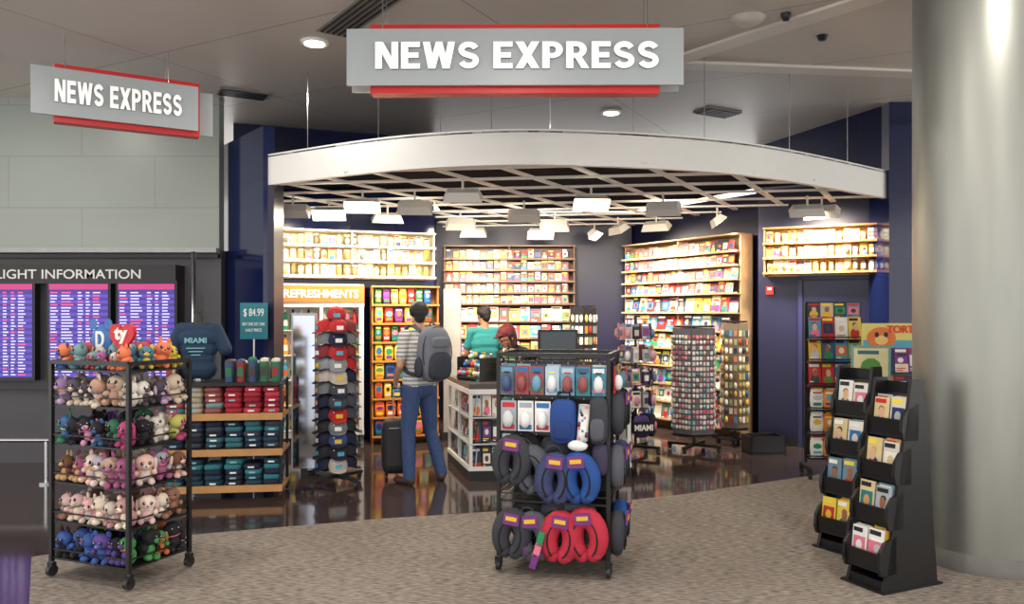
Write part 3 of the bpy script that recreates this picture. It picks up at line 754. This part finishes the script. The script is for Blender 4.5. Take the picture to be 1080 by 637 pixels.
def stripe_mat():
    m = D.materials.new('striped_cotton'); m.use_nodes = True; nt = m.node_tree; bs = nt.nodes['Principled BSDF']; bs.inputs['Roughness'].default_value = .85
    tc = nt.nodes.new('ShaderNodeTexCoord'); wv = nt.nodes.new('ShaderNodeTexWave'); wv.bands_direction = 'Z'; wv.inputs['Scale'].default_value = 8; wv.inputs['Distortion'].default_value = .4
    cr = nt.nodes.new('ShaderNodeValToRGB'); cr.color_ramp.elements[0].position = .6; cr.color_ramp.elements[0].color = lin((222, 220, 214)); cr.color_ramp.elements[1].position = .75; cr.color_ramp.elements[1].color = lin((140, 142, 148))
    nt.links.new(tc.outputs['Object'], wv.inputs[0]); nt.links.new(wv.outputs['Fac'], cr.inputs[0]); nt.links.new(cr.outputs[0], bs.inputs['Base Color']); return m

def person(name, loc, rz, J, shirt, pants, hair, skin, shoe, sc_=1.0, hat=None, female=False, curl=.6):
    V = Vector; P = []
    def cp(a, c, ra, rc, m): P.append((tuple(V(a) * sc_), tuple(V(c) * sc_), ra * sc_, rc * sc_, m))
    pel, che, nek, hd = [V(J[k]) for k in ('pelvis', 'chest', 'neck', 'head')]
    shl, shr = V(J['sh_l']), V(J['sh_r']); hl, hr = V(J['hip_l']), V(J['hip_r'])
    sd = (shl - shr).normalized(); hd_ = (hl - hr).normalized()
    f = .9 if female else 1
    for (base, top, t, hw, r, m) in ((pel, che, -.08, .065, .115, pants), (pel, che, .1, .068, .115, shirt), (pel, che, .28, .06, .112, shirt), (pel, che, .5, .06, .106, shirt), (pel, che, .72, .072, .108, shirt),
                                     (pel, che, 1.0, .085, .106, shirt), (che, nek, .3, .1, .092, shirt), (che, nek, .6, .115, .07, shirt)):
        c = base + (top - base) * t; s_ = (hd_ * (1 - min(1, t)) + sd * min(1, t)).normalized() if base is pel else sd
        cp(c - s_ * hw * f, c + s_ * hw * f, r * f, r * f, m)
    mid = che + (nek - che) * .75
    cp(mid, shl, .06, .058 * f, shirt); cp(mid, shr, .06, .058 * f, shirt)
    cp(nek - (nek - che).normalized() * .03, nek + (hd - nek) * .5, .056 * f, .05 * f, skin)
    for s in ('l', 'r'):
        sh, el, wr = V(J['sh_' + s]), V(J['el_' + s]), V(J['wr_' + s])
        cp(sh, sh + (el - sh) * .66, .06 * f, .056 * f, shirt); cp(sh + (el - sh) * .5, el, .044 * f, .037 * f, skin)
        cp(el, wr, .037 * f, .026 * f, skin)
        d = (wr - el).normalized(); sx = 1 if s == 'l' else -1
        fw = V((0, -1, 0)); side = d.cross(V((sx, 0, 0)))
        if side.length < .2: side = fw
        side.normalize(); pn = d.cross(side).normalized()
        if pn.dot(V((-sx, 0, 0))) < 0: pn = -pn
        for k in range(4): cp(wr + side * (.018 - k * .012), wr + d * .085 + side * (.03 - k * .02), .014, .012, skin)
        for k, L in enumerate((.07, .078, .072, .055)):
            r0 = wr + d * .088 + side * (.03 - k * .02); m1 = r0 + d * (L * .5) * math.cos(curl) + pn * (L * .5) * math.sin(curl)
            e1 = m1 + d * (L * .5) * math.cos(curl * 2.3) + pn * (L * .5) * math.sin(curl * 2.3)
            cp(r0, m1, .0095, .0085, skin); cp(m1, e1, .0085, .007, skin)
        t0 = wr + d * .025 + side * .022; t1 = t0 + d * .03 + side * .03 + pn * .012; cp(t0, t1, .012, .01, skin); cp(t1, t1 + d * .028 + pn * .012, .01, .008, skin)
        hp_, kn, an, toe = V(J['hip_' + s]), V(J['kn_' + s]), V(J['an_' + s]), V(J['toe_' + s])
        cp(hp_, kn, .1 * f, .07 * f, pants); cp(kn, kn + (an - kn) * .4, .068 * f, .066 * f, pants); cp(kn + (an - kn) * .4, an, .066 * f, .06 * f, pants)
        hl_ = an + (an - toe).normalized() * .03; hl_.z = .045
        cp(V((hl_.x, hl_.y, .04)), V((toe.x, toe.y, .032)), .04, .032, shoe); cp(an, V((hl_.x, hl_.y, .05)), .045, .042, shoe); cp(V((toe.x, toe.y, .032)), (V((toe.x, toe.y, 0)) - V((an.x, an.y, 0))).normalized() * .04 + V((toe.x, toe.y, .03)), .036, .028, shoe)
    yaw = J.get('yaw', 0); pit = J.get('pitch', 0); RM = Matrix.Rotation(yaw, 3, 'Z') @ Matrix.Rotation(pit, 3, 'X')
    def h(x, y, z): return hd + RM @ V((x, y, z))
    cp(h(0, -.022, .02), h(0, .03, .025), .076, .078, skin); cp(h(0, -.03, -.03), h(0, -.045, -.065), .058, .04, skin); cp(h(0, .0, -.04), nek, .055, .05, skin)
    cp(h(0, -.095, .012), h(0, -.112, -.02), .01, .014, skin)
    for sx in (-1, 1):
        cp(h(sx * .078, .005, .015), h(sx * .084, .015, -.02), .014, .01, skin)
        cp(h(sx * .03, -.087, .012), h(sx * .03, -.0875, .012), .0125, .0125, C(235, 232, 228)); cp(h(sx * .03, -.094, .012), h(sx * .03, -.0945, .012), .008, .008, tx[1])
        cp(h(sx * .018, -.094, .036), h(sx * .045, -.084, .036), .006, .005, hair)
    cp(h(-.02, -.086, -.052), h(.02, -.086, -.052), .007, .007, C(170, 90, 84))
    cp(h(0, -.03, .05), h(0, .035, .045), .074, .08, hair); cp(h(-.035, .02, .03), h(.035, .02, .03), .066, .066, hair); cp(h(0, .045, .01), h(0, .05, -.04), .07, .055, hair)
    if female: cp(h(-.04, .04, 0), h(-.06, .03, -.1), .055, .035, hair); cp(h(.04, .04, 0), h(.06, .03, -.1), .055, .035, hair)
    if hat:
        cp(h(0, -.02, .06), h(0, .03, .06), .084, .088, hat); cp(h(-.04, -.1, .055), h(.04, -.1, .055), .018, .018, hat); cp(h(-.03, -.14, .045), h(.03, -.14, .045), .012, .012, hat)
    o = blob(name, P, .0065, 3); o.location = loc; o.rotation_euler = (0, 0, rz)
    return o
sk1 = mat('skin_light', (204, 156, 128), .5); sk2 = mat('skin_tan', (176, 126, 96), .5)
jeans = mat('denim', (58, 80, 122), .85, var=.3, scale=30); blackc = mat('black_cloth', (30, 28, 32), .85); hairb = mat('dark_hair', (30, 24, 22), .6, var=.4, scale=60)
J = dict(pelvis=(0, 0, .95), chest=(0, .01, 1.28), neck=(0, .01, 1.49), head=(0, -.02, 1.645), sh_l=(.185, .01, 1.43), sh_r=(-.185, .01, 1.43),
         el_l=(.24, .02, 1.15), wr_l=(.17, -.15, 1.0), el_r=(-.24, .0, 1.15), wr_r=(-.14, -.2, 1.2), hip_l=(.09, 0, .92), hip_r=(-.09, 0, .92),
         kn_l=(.12, -.02, .5), kn_r=(-.15, -.03, .5), an_l=(.14, .03, .08), an_r=(-.22, .06, .08), toe_l=(.16, -.12, .03), toe_r=(-.3, -.07, .03), yaw=-.3)
man_o = person('traveler_man', (-.90, 7.75, 0), math.radians(222), J, stripe_mat(), jeans, hairb, sk1, C(70, 56, 46))
J2 = dict(pelvis=(0, 0, .93), chest=(0, 0, 1.26), neck=(0, -.02, 1.47), head=(0, -.05, 1.62), sh_l=(.18, 0, 1.41), sh_r=(-.18, 0, 1.41),
          el_l=(.22, -.08, 1.14), wr_l=(.15, -.28, 1.12), el_r=(-.22, -.06, 1.14), wr_r=(-.12, -.27, 1.2), hip_l=(.09, 0, .9), hip_r=(-.09, 0, .9),
          kn_l=(.1, -.02, .49), kn_r=(-.1, -.02, .49), an_l=(.1, .03, .08), an_r=(-.1, .03, .08), toe_l=(.12, -.12, .03), toe_r=(-.12, -.12, .03), yaw=.3, pitch=.25)
person('cashier_man', (-.34, 10.05, 0), math.radians(200), J2, mat('teal_shirt', (44, 138, 140), .8), blackc, hairb, sk2, tx[1])
J3 = dict(pelvis=(0, .05, .88), chest=(0, -.12, 1.14), neck=(0, -.24, 1.27), head=(0, -.33, 1.38), sh_l=(.16, -.2, 1.22), sh_r=(-.16, -.2, 1.22),
          el_l=(.2, -.3, 1.0), wr_l=(.12, -.45, 1.01), el_r=(-.2, -.3, 1.0), wr_r=(-.1, -.46, 1.01), hip_l=(.085, .05, .86), hip_r=(-.085, .05, .86),
          kn_l=(.09, -.02, .47), kn_r=(-.09, -.02, .47), an_l=(.09, .06, .08), an_r=(-.09, .06, .08), toe_l=(.1, -.08, .03), toe_r=(-.1, -.08, .03), pitch=.35)
person('cashier_woman', (.24, 8.98, 0), math.radians(-62), J3, blackc, blackc, mat('auburn_hair', (70, 34, 30), .6), sk2, tx[1], hat=mat('maroon_cap', (110, 34, 44), .7), female=True)

# backpack
bpc = mat('backpack_gray', (112, 117, 128), .8, var=.15); bpd = mat('backpack_dark', (54, 58, 70), .8)
b = MB()
b.ell((0, .235, 1.26), (.165, .115, .27), bpc, 24, 16, e=.72)
b.ell((0, .325, 1.15), (.125, .06, .135), bpd, 20, 12, e=.65)
b.ell((0, .335, 1.37), (.1, .03, .055), bpc, 16, 10, e=.6)
b.ell((-.165, .22, 1.14), (.03, .06, .1), bpd, 10, 8); b.ell((.165, .22, 1.14), (.03, .06, .1), bpd, 10, 8)
b.tube([(.17 * math.cos(t), .29, 1.27 + .25 * math.sin(t)) for t in [pi * k / 14 for k in range(-2, 17)]], .006, bpd, 6)
b.tube([(-.03, .2, 1.52), (-.02, .2, 1.555), (.02, .2, 1.555), (.03, .2, 1.52)], .008, bpd, 6)
for sx in (-1, 1):
    b.tube([(sx * .1, .16, 1.47), (sx * .12, .08, 1.53), (sx * .125, -.03, 1.52), (sx * .125, -.105, 1.42), (sx * .135, -.13, 1.28), (sx * .17, -.07, 1.16), (sx * .18, .06, 1.08), (sx * .13, .17, 1.05)], .019, bpd, 8)
o = b.obj('backpack')
o.location = man_o.location; o.rotation_euler = man_o.rotation_euler
b = MB(); b.M = TR(-1.13, 7.93, 0, .2)
b.ell((0, 0, .33), (.17, .11, .27), mat('suitcase_black', (30, 30, 34), .6), 16, 10, e=.35); b.box((0, -.112, .33), (.24, .012, .36), M_dark); b.box((0, -.118, .52), (.2, .01, .01), M_chrome)
for sx in (-.12, .12):
    for y in (-.06, .06): b.cyl((sx - .012, y, .03), (sx + .012, y, .03), .03, M_dark)
for sx in (-.05, .05): b.cyl((sx, .03, .58), (sx, .03, .9), .007, M_chrome, n=6)
b.cyl((-.065, .03, .9), (.065, .03, .9), .013, M_dark); b.obj('rolling_suitcase')

# mannequin torso with shirt
nv = mat('navy_tshirt', (34, 58, 84), .85)
o = blob('tshirt_mannequin', [((-.06, 0, 1.1), (.06, 0, 1.1), .1, .1, nv), ((-.055, 0, 1.19), (.055, 0, 1.19), .092, .092, nv), ((-.065, 0, 1.28), (.065, 0, 1.28), .098, .098, nv), ((-.08, 0, 1.38), (.08, 0, 1.38), .1, .1, nv), ((-.11, 0, 1.45), (.11, 0, 1.45), .07, .07, nv),
                              ((-.15, 0, 1.46), (-.235, -.02, 1.28), .06, .062, nv), ((.15, 0, 1.46), (.235, -.02, 1.28), .06, .062, nv), ((0, 0, 1.48), (0, 0, 1.57), .055, .048, M_dark)], .009, 3)
o.location = (-2.83, 7.2, .045); o.rotation_euler = (0, 0, .1)
b = MB(); b.text('MIAMI', 0, 1.36, .19, .05, -.104, C(130, 190, 200), off=.02, ext=.003)
for k in range(3): b.box((0, -.1, 1.29 - k * .03), (.16 - k * .04, .012, .008), C(130, 190, 200))
b.cyl((0, 0, .992), (0, 0, 1.1), .05, M_chrome); b.obj('shirt_print', o)

b = MB(); b.M = TR(-2.56, 7.9, 0, 0)
b.box((0, 0, 1.57), (.27, .012, .36), C(30, 120, 136)); b.heavy('', 0, 0, 1, 1, 0, M_white, M_white) if False else None
b.text('$ 84.99', 0, 1.65, .2, .085, -.008, tx[0], off=.0, ext=.002); b.text('BUY ONE GET ONE', 0, 1.54, .22, .03, -.008, tx[0], off=0, ext=.002); b.text('HALF PRICE', 0, 1.48, .16, .03, -.008, tx[0], off=0, ext=.002)
b.cyl((0, .01, 0.02), (0, .01, 1.4), .01, M_chrome); b.cyl((0, .01, 0), (0, .01, .02), .11, M_black, n=16); b.obj('price_sign')

def miami_bag(x, y, z, s, rz):
    b = MB(); b.M = TR(x, y, z, rz)
    b.ell((0, 0, s), (s * 1.05, s * .45, s), blackc, 16, 10, e=.8); b.disc(0, s, s * .8, s * .75, -s * .47, C(60, 40, 110), 16); b.text('MIAMI', 0, s, s * 1.3, s * .4, -s * .49, tx[0], off=.03, ext=.003)
    b.tube([(-s * .5, 0, s * 1.8), (-s * .3, 0, s * 2.5), (s * .3, 0, s * 2.5), (s * .5, 0, s * 1.8)], .01, blackc)
    return b
miami_bag(-2.02, 8.2, 0.0, .2, .1).obj('souvenir_tote_bag')

# mixed souvenir spinner with totes at the bottom
b = MB(); b.M = TR(1.45, 9.35, 0, .2)
b.cyl((0, 0, .08), (0, 0, 1.6), .018, M_black)
for a in (pi / 4, -pi / 4): b.box((0, 0, .09), (.6, .04, .03), M_black, Matrix.Rotation(a, 3, 'Z'))
for (x, y) in ((.2, .2), (-.2, .2), (.2, -.2), (-.2, -.2)): caster(b, x, y, .03)
M0 = b.M
for i in range(6):
    b.M = M0 @ Matrix.Rotation(i * pi / 3, 4, 'Z')
    for (z, r) in ((.52, .2), (.78, .2), (1.04, .2), (1.3, .19), (1.56, .17)): b.cyl((0, 0, z + .02), (0, -r, z + .02), .004, M_chrome, n=4)
    c = R.choice((blackc, C(60, 40, 110), C(40, 44, 60)))
    b.ell((0, -.19, .34), (.1, .045, .13), c, 12, 8, e=.6); b.ell((0, -.235, .34), (.07, .012, .05), R.choice((tx[0], viv[8], c)), 10, 5)
    b.tube([(-.05, -.19, .46), (-.03, -.19, .53), (.03, -.19, .53), (.05, -.19, .46)], .006, c, 6)
    for z in (.58, .84, 1.1, 1.36):
        for xx in (-.06, .06): mixed(b, xx, -.19, z - .02, .1, .19, [C(60, 50, 90), C(190, 186, 184), C(50, 50, 56), C(210, 150, 160), C(110, 120, 150), C(230, 226, 220), C(120, 60, 70)])
b.M = M0
b.box((0, -.26, .34), (.26, .02, .13), blackc); b.text('MIAMI', 0, .34, .22, .07, -.272, tx[0], off=.03)
b.obj('souvenir_spinner')

def carousel(x, y, h, r, rz, pal, cols=6, rows=18, base=None):
    b = MB(); b.M = TR(x, y, 0, rz)
    for a in (pi / 4, -pi / 4): b.box((0, 0, .08), (r * 2.4, .05, .03), M_black, Matrix.Rotation(a, 3, 'Z'))
    for sx in (-1, 1):
        for sy in (-1, 1): caster(b, sx * r * .8, sy * r * .8, .03)
    b.cyl((0, 0, .08), (0, 0, h), .02, M_black); b.cyl((0, 0, .2), (0, 0, .22), r, M_black, n=16); b.cyl((0, 0, h - .02), (0, 0, h), r * .9, M_black, n=16)
    M0 = b.M
    for k in range(6):
        b.M = M0 @ Matrix.Rotation(k * pi / 3, 4, 'Z'); ww = r * .98
        b.box((0, -r * .85, (h + .2) / 2), (ww, .01, h - .26), base or M_dark)
        for i in range(cols):
            for j in range(rows):
                xx = -ww / 2 + ww * (i + .5) / cols; zz = .28 + (h - .38) * (j + .5) / rows
                sz = R.uniform(.5, .8)
                if R.random() < .5: b.ell((xx, -r * .85 - .014, zz), (ww / cols * .42, .012, (h - .4) / rows * .38), R.choice(pal), 6, 4)
                else: b.box((xx, -r * .85 - .012, zz), (ww / cols * sz, .012, (h - .4) / rows * .66), R.choice(pal))
    return b
carousel(2.17, 9.5, 1.5, .27, .2, [C(216, 212, 206), C(230, 160, 176), C(150, 196, 196), C(120, 118, 126), C(210, 200, 190), C(236, 230, 214), C(200, 110, 120), C(236, 236, 236), C(240, 236, 230)], base=C(96, 92, 98)).obj('keychain_carousel')
carousel(.98, 11.0, 1.75, .2, .5, goldp + magp, 3, 9).obj('postcard_carousel')
carousel(2.78, 9.95, 1.55, .17, .5, magp + goldp, 3, 11, base=C(120, 106, 90)).obj('postcard_carousel')
b = MB(); b.M = TR(2.95, 9.35, 0, .1)
b.box((0, 0, .02), (.42, .3, .04), M_black)
for (x, y, w, d) in ((0, -.14, .42, .02), (0, .14, .42, .02), (-.2, 0, .02, .3), (.2, 0, .02, .3)): b.box((x, y, .12), (w, d, .2), M_black)
b.obj('storage_bin')

# magazine rack by the door
b = MB(); b.M = TR(3.22, 8.0, 0, -.12)
w = .52; tiers = (.2, .44, .68, .92, 1.16, 1.38)
for sx in (-w / 2, w / 2):
    b.box((sx, 0, .95), (.025, .025, 1.62), M_black); b.box((sx, 0, .1), (.03, .4, .03), M_black)
    for y in (-.17, .17): caster(b, sx, y, .03)
for k, z in enumerate(tiers):
    b.box((0, -.06, z), (w, .16, .012), M_black); b.box((0, -.14, z + .03), (w, .008, .012), M_black); b.box((0, .015, z + .12), (w, .006, .2), M_dark)
b.box((0, 0, 1.75), (w, .025, .025), M_black)
b.obj('newspaper_rack')
b = MB(); b.M = TR(3.22, 8.0, 0, -.12)
for k, z in enumerate(tiers):
    for i in range(4):
        if k >= 3: mag(b, -.19 + i * .127, -.09, z + .01, .12, .22, magp + viv[:3], -.15)
        else:
            for q in range(2): chips(b, -.18 + i * .12 + q * .02, -.1 + q * .06, z + .01, .13, .2 + q * .04, [C(230, 130, 50), C(240, 236, 228), C(220, 190, 60), C(130, 90, 50), C(240, 150, 60)])
for i in range(4): mag(b, -.19 + i * .127, -.03, 1.6, .12, .15, [C(40, 60, 60), C(70, 60, 50), C(210, 190, 160), C(120, 130, 140)], -.05)
b.obj('newspapers_and_pouches')
b = MB(); b.M = TR(3.5, 7.35, 0, -.1)
for sx in (-.24, .24):
    b.box((sx, 0, .75), (.025, .025, 1.3), M_black); b.box((sx, 0, .1), (.03, .4, .03), M_black)
    for y in (-.17, .17): caster(b, sx, y, .03)
b.box((0, -.02, 1.43), (.54, .02, .25), C(230, 214, 120)); b.quad(-.26, .26, 1.315, 1.4, -.032, C(90, 170, 190)); b.disc(-.1, 1.42, .13, .1, -.034, C(230, 120, 50), 14); b.disc(-.1, 1.4, .06, .045, -.036, C(250, 200, 120), 10)
b.disc(-.14, 1.45, .02, .025, -.037, tx[1], 8); b.disc(-.06, 1.45, .02, .025, -.037, tx[1], 8); b.text('TORTIS', .1, 1.5, .3, .07, -.036, C(230, 60, 40), off=.03, ext=.003)
for k, z in enumerate((.25, .55, .85, 1.1)):
    b.box((0, -.06, z), (.48, .16, .012), M_black); b.box((0, .015, z + .12), (.48, .006, .2), M_dark)
    for i in range(4): mag(b, -.18 + i * .12, -.09, z + .01, .115, .22, viv, -.15)
b.obj('book_display_stand')
b = MB(); b.M = TR(2.95, 6.55, 0, -.3)
b.box((0, 0, 1.16), (.3, .015, .44), C(120, 170, 160)); b.quad(-.13, .13, 1.1, 1.36, -.01, C(230, 220, 170)); b.disc(0, 1.2, .08, .08, -.012, C(90, 150, 70)); b.quad(-.13, .13, .98, 1.07, -.01, C(240, 240, 236)); b.quad(-.1, .06, 1.31, 1.34, -.012, C(60, 110, 120))
b.cyl((0, .02, .02), (0, .02, 1.0), .012, M_black); b.box((0, .02, .02), (.34, .3, .02), M_black); b.obj('poster_stand')

# brochure racks: leaning towers with stepped side panels
def brochure(x, y, rz, h=1.24, w=.28):
    b = MB(); b.M = TR(x, y, .006, rz)
    N = 4; st = (h - .2) / N
    for sx in (-w / 2, w / 2 - .022):
        b.prism([(-.24, .0), (.22, .0), (.1, h), (.0, h), (-.2, .12)], sx, sx + .022, M_black, 'yz')
        for k in range(N):
            z0 = .12 + k * st; yo = -.27 + k * .062
            b.prism([(yo + .02, z0 - .02), (yo + .0, z0 + .04), (yo + .01, z0 + .12), (yo + .05, z0 + .17), (yo + .14, z0 + .2), (yo + .14, z0 - .02)], sx, sx + .022, M_black, 'yz')
    b.add([(-w / 2 + .02, .19, .02), (w / 2 - .02, .19, .02), (w / 2 - .02, .09, h - .02), (-w / 2 + .02, .09, h - .02)], [(0, 1, 2, 3)], M_black)
    b.box((0, -.02, .03), (w - .04, .4, .06), M_black); b.box((0, -.01, .006), (w + .04, .5, .012), M_black)
    yl = [C(236, 190, 50), C(240, 210, 80), C(236, 236, 230), C(220, 180, 60)]; wh = [C(216, 212, 202), C(170, 180, 186), C(200, 150, 90), C(220, 200, 150), C(110, 140, 160)]
    for k in range(N):
        z0 = .12 + k * st; yo = -.25 + k * .062
        b.box((0, yo + .005, z0 + .05), (w - .04, .012, .11), M_black, Matrix.Rotation(.1, 3, 'X')); b.box((0, yo + .08, z0), (w - .04, .16, .012), M_black)
        b.box((0, yo + .13, z0 + .12), (w - .04, .01, .26), M_dark, Matrix.Rotation(-.2, 3, 'X'))
        for i in range(2):
            for q in range(3): mag(b, -.06 + i * .12, yo + .03 + q * .02, z0 + .012, .108, .235 * R.uniform(.9, 1), yl if k == 0 else wh + yl[2:3], -.12)
    return b
brochure(2.33, 4.88, math.radians(-66)).obj('brochure_rack')
brochure(2.42, 5.62, math.radians(-58), 1.27).obj('brochure_rack')

# metal column
def colmat():
    m = D.materials.new('brushed_steel'); m.use_nodes = True; nt = m.node_tree; bs = nt.nodes['Principled BSDF']
    bs.inputs['Metallic'].default_value = .8; bs.inputs['Roughness'].default_value = .42
    tc = nt.nodes.new('ShaderNodeTexCoord'); mp = nt.nodes.new('ShaderNodeMapping'); mp.inputs['Scale'].default_value = (3, 3, .5); nz = nt.nodes.new('ShaderNodeTexNoise'); nz.inputs['Scale'].default_value = 2
    cr = nt.nodes.new('ShaderNodeValToRGB'); cr.color_ramp.elements[0].color = lin((140, 143, 138)); cr.color_ramp.elements[1].color = lin((166, 167, 160))
    nt.links.new(tc.outputs['Object'], mp.inputs[0]); nt.links.new(mp.outputs[0], nz.inputs[0]); nt.links.new(nz.outputs[0], cr.inputs[0]); nt.links.new(cr.outputs[0], bs.inputs['Base Color']); return m
b = MB(); ms = colmat(); b.lathe([(.45, 0.1), (.45, H)], (3.19, 5.35, 0), ms, 64); b.lathe([(.46, 0.006), (.46, .12), (.45, .125)], (3.19, 5.35, 0), C(110, 108, 104), 64); b.obj('metal_column')

# ---------------------------------------------------------------- lights / world
w = D.worlds.new('World'); sc.world = w; w.use_nodes = True
bg = w.node_tree.nodes['Background']; bg.inputs[0].default_value = (1, .975, .945, 1); bg.inputs[1].default_value = 2.3
for (x, y, e) in DLs:  # lamps for the ceiling downlights, including the added unseen fills
    la = D.lights.new('downlight_and_fill_lamp', 'AREA'); la.shape = 'DISK'; la.size = .17; la.energy = e; la.color = (1, .94, .86)
    lo_ = D.objects.new('downlight_and_fill_lamp', la); sc.collection.objects.link(lo_); lo_.location = (x, y, H - .03)

cam = D.cameras.new('Camera'); co = D.objects.new('Camera', cam); sc.collection.objects.link(co)
co.location = (0, 0, 1.65); co.rotation_euler = (pi / 2, 0, 0); cam.sensor_width = 36; cam.lens = 28; cam.shift_y = 11.5 / 1080
sc.camera = co
sc.view_settings.view_transform = 'Standard'
print('FACES', sum(len(o.data.polygons) for o in sc.objects if o.type == 'MESH'))
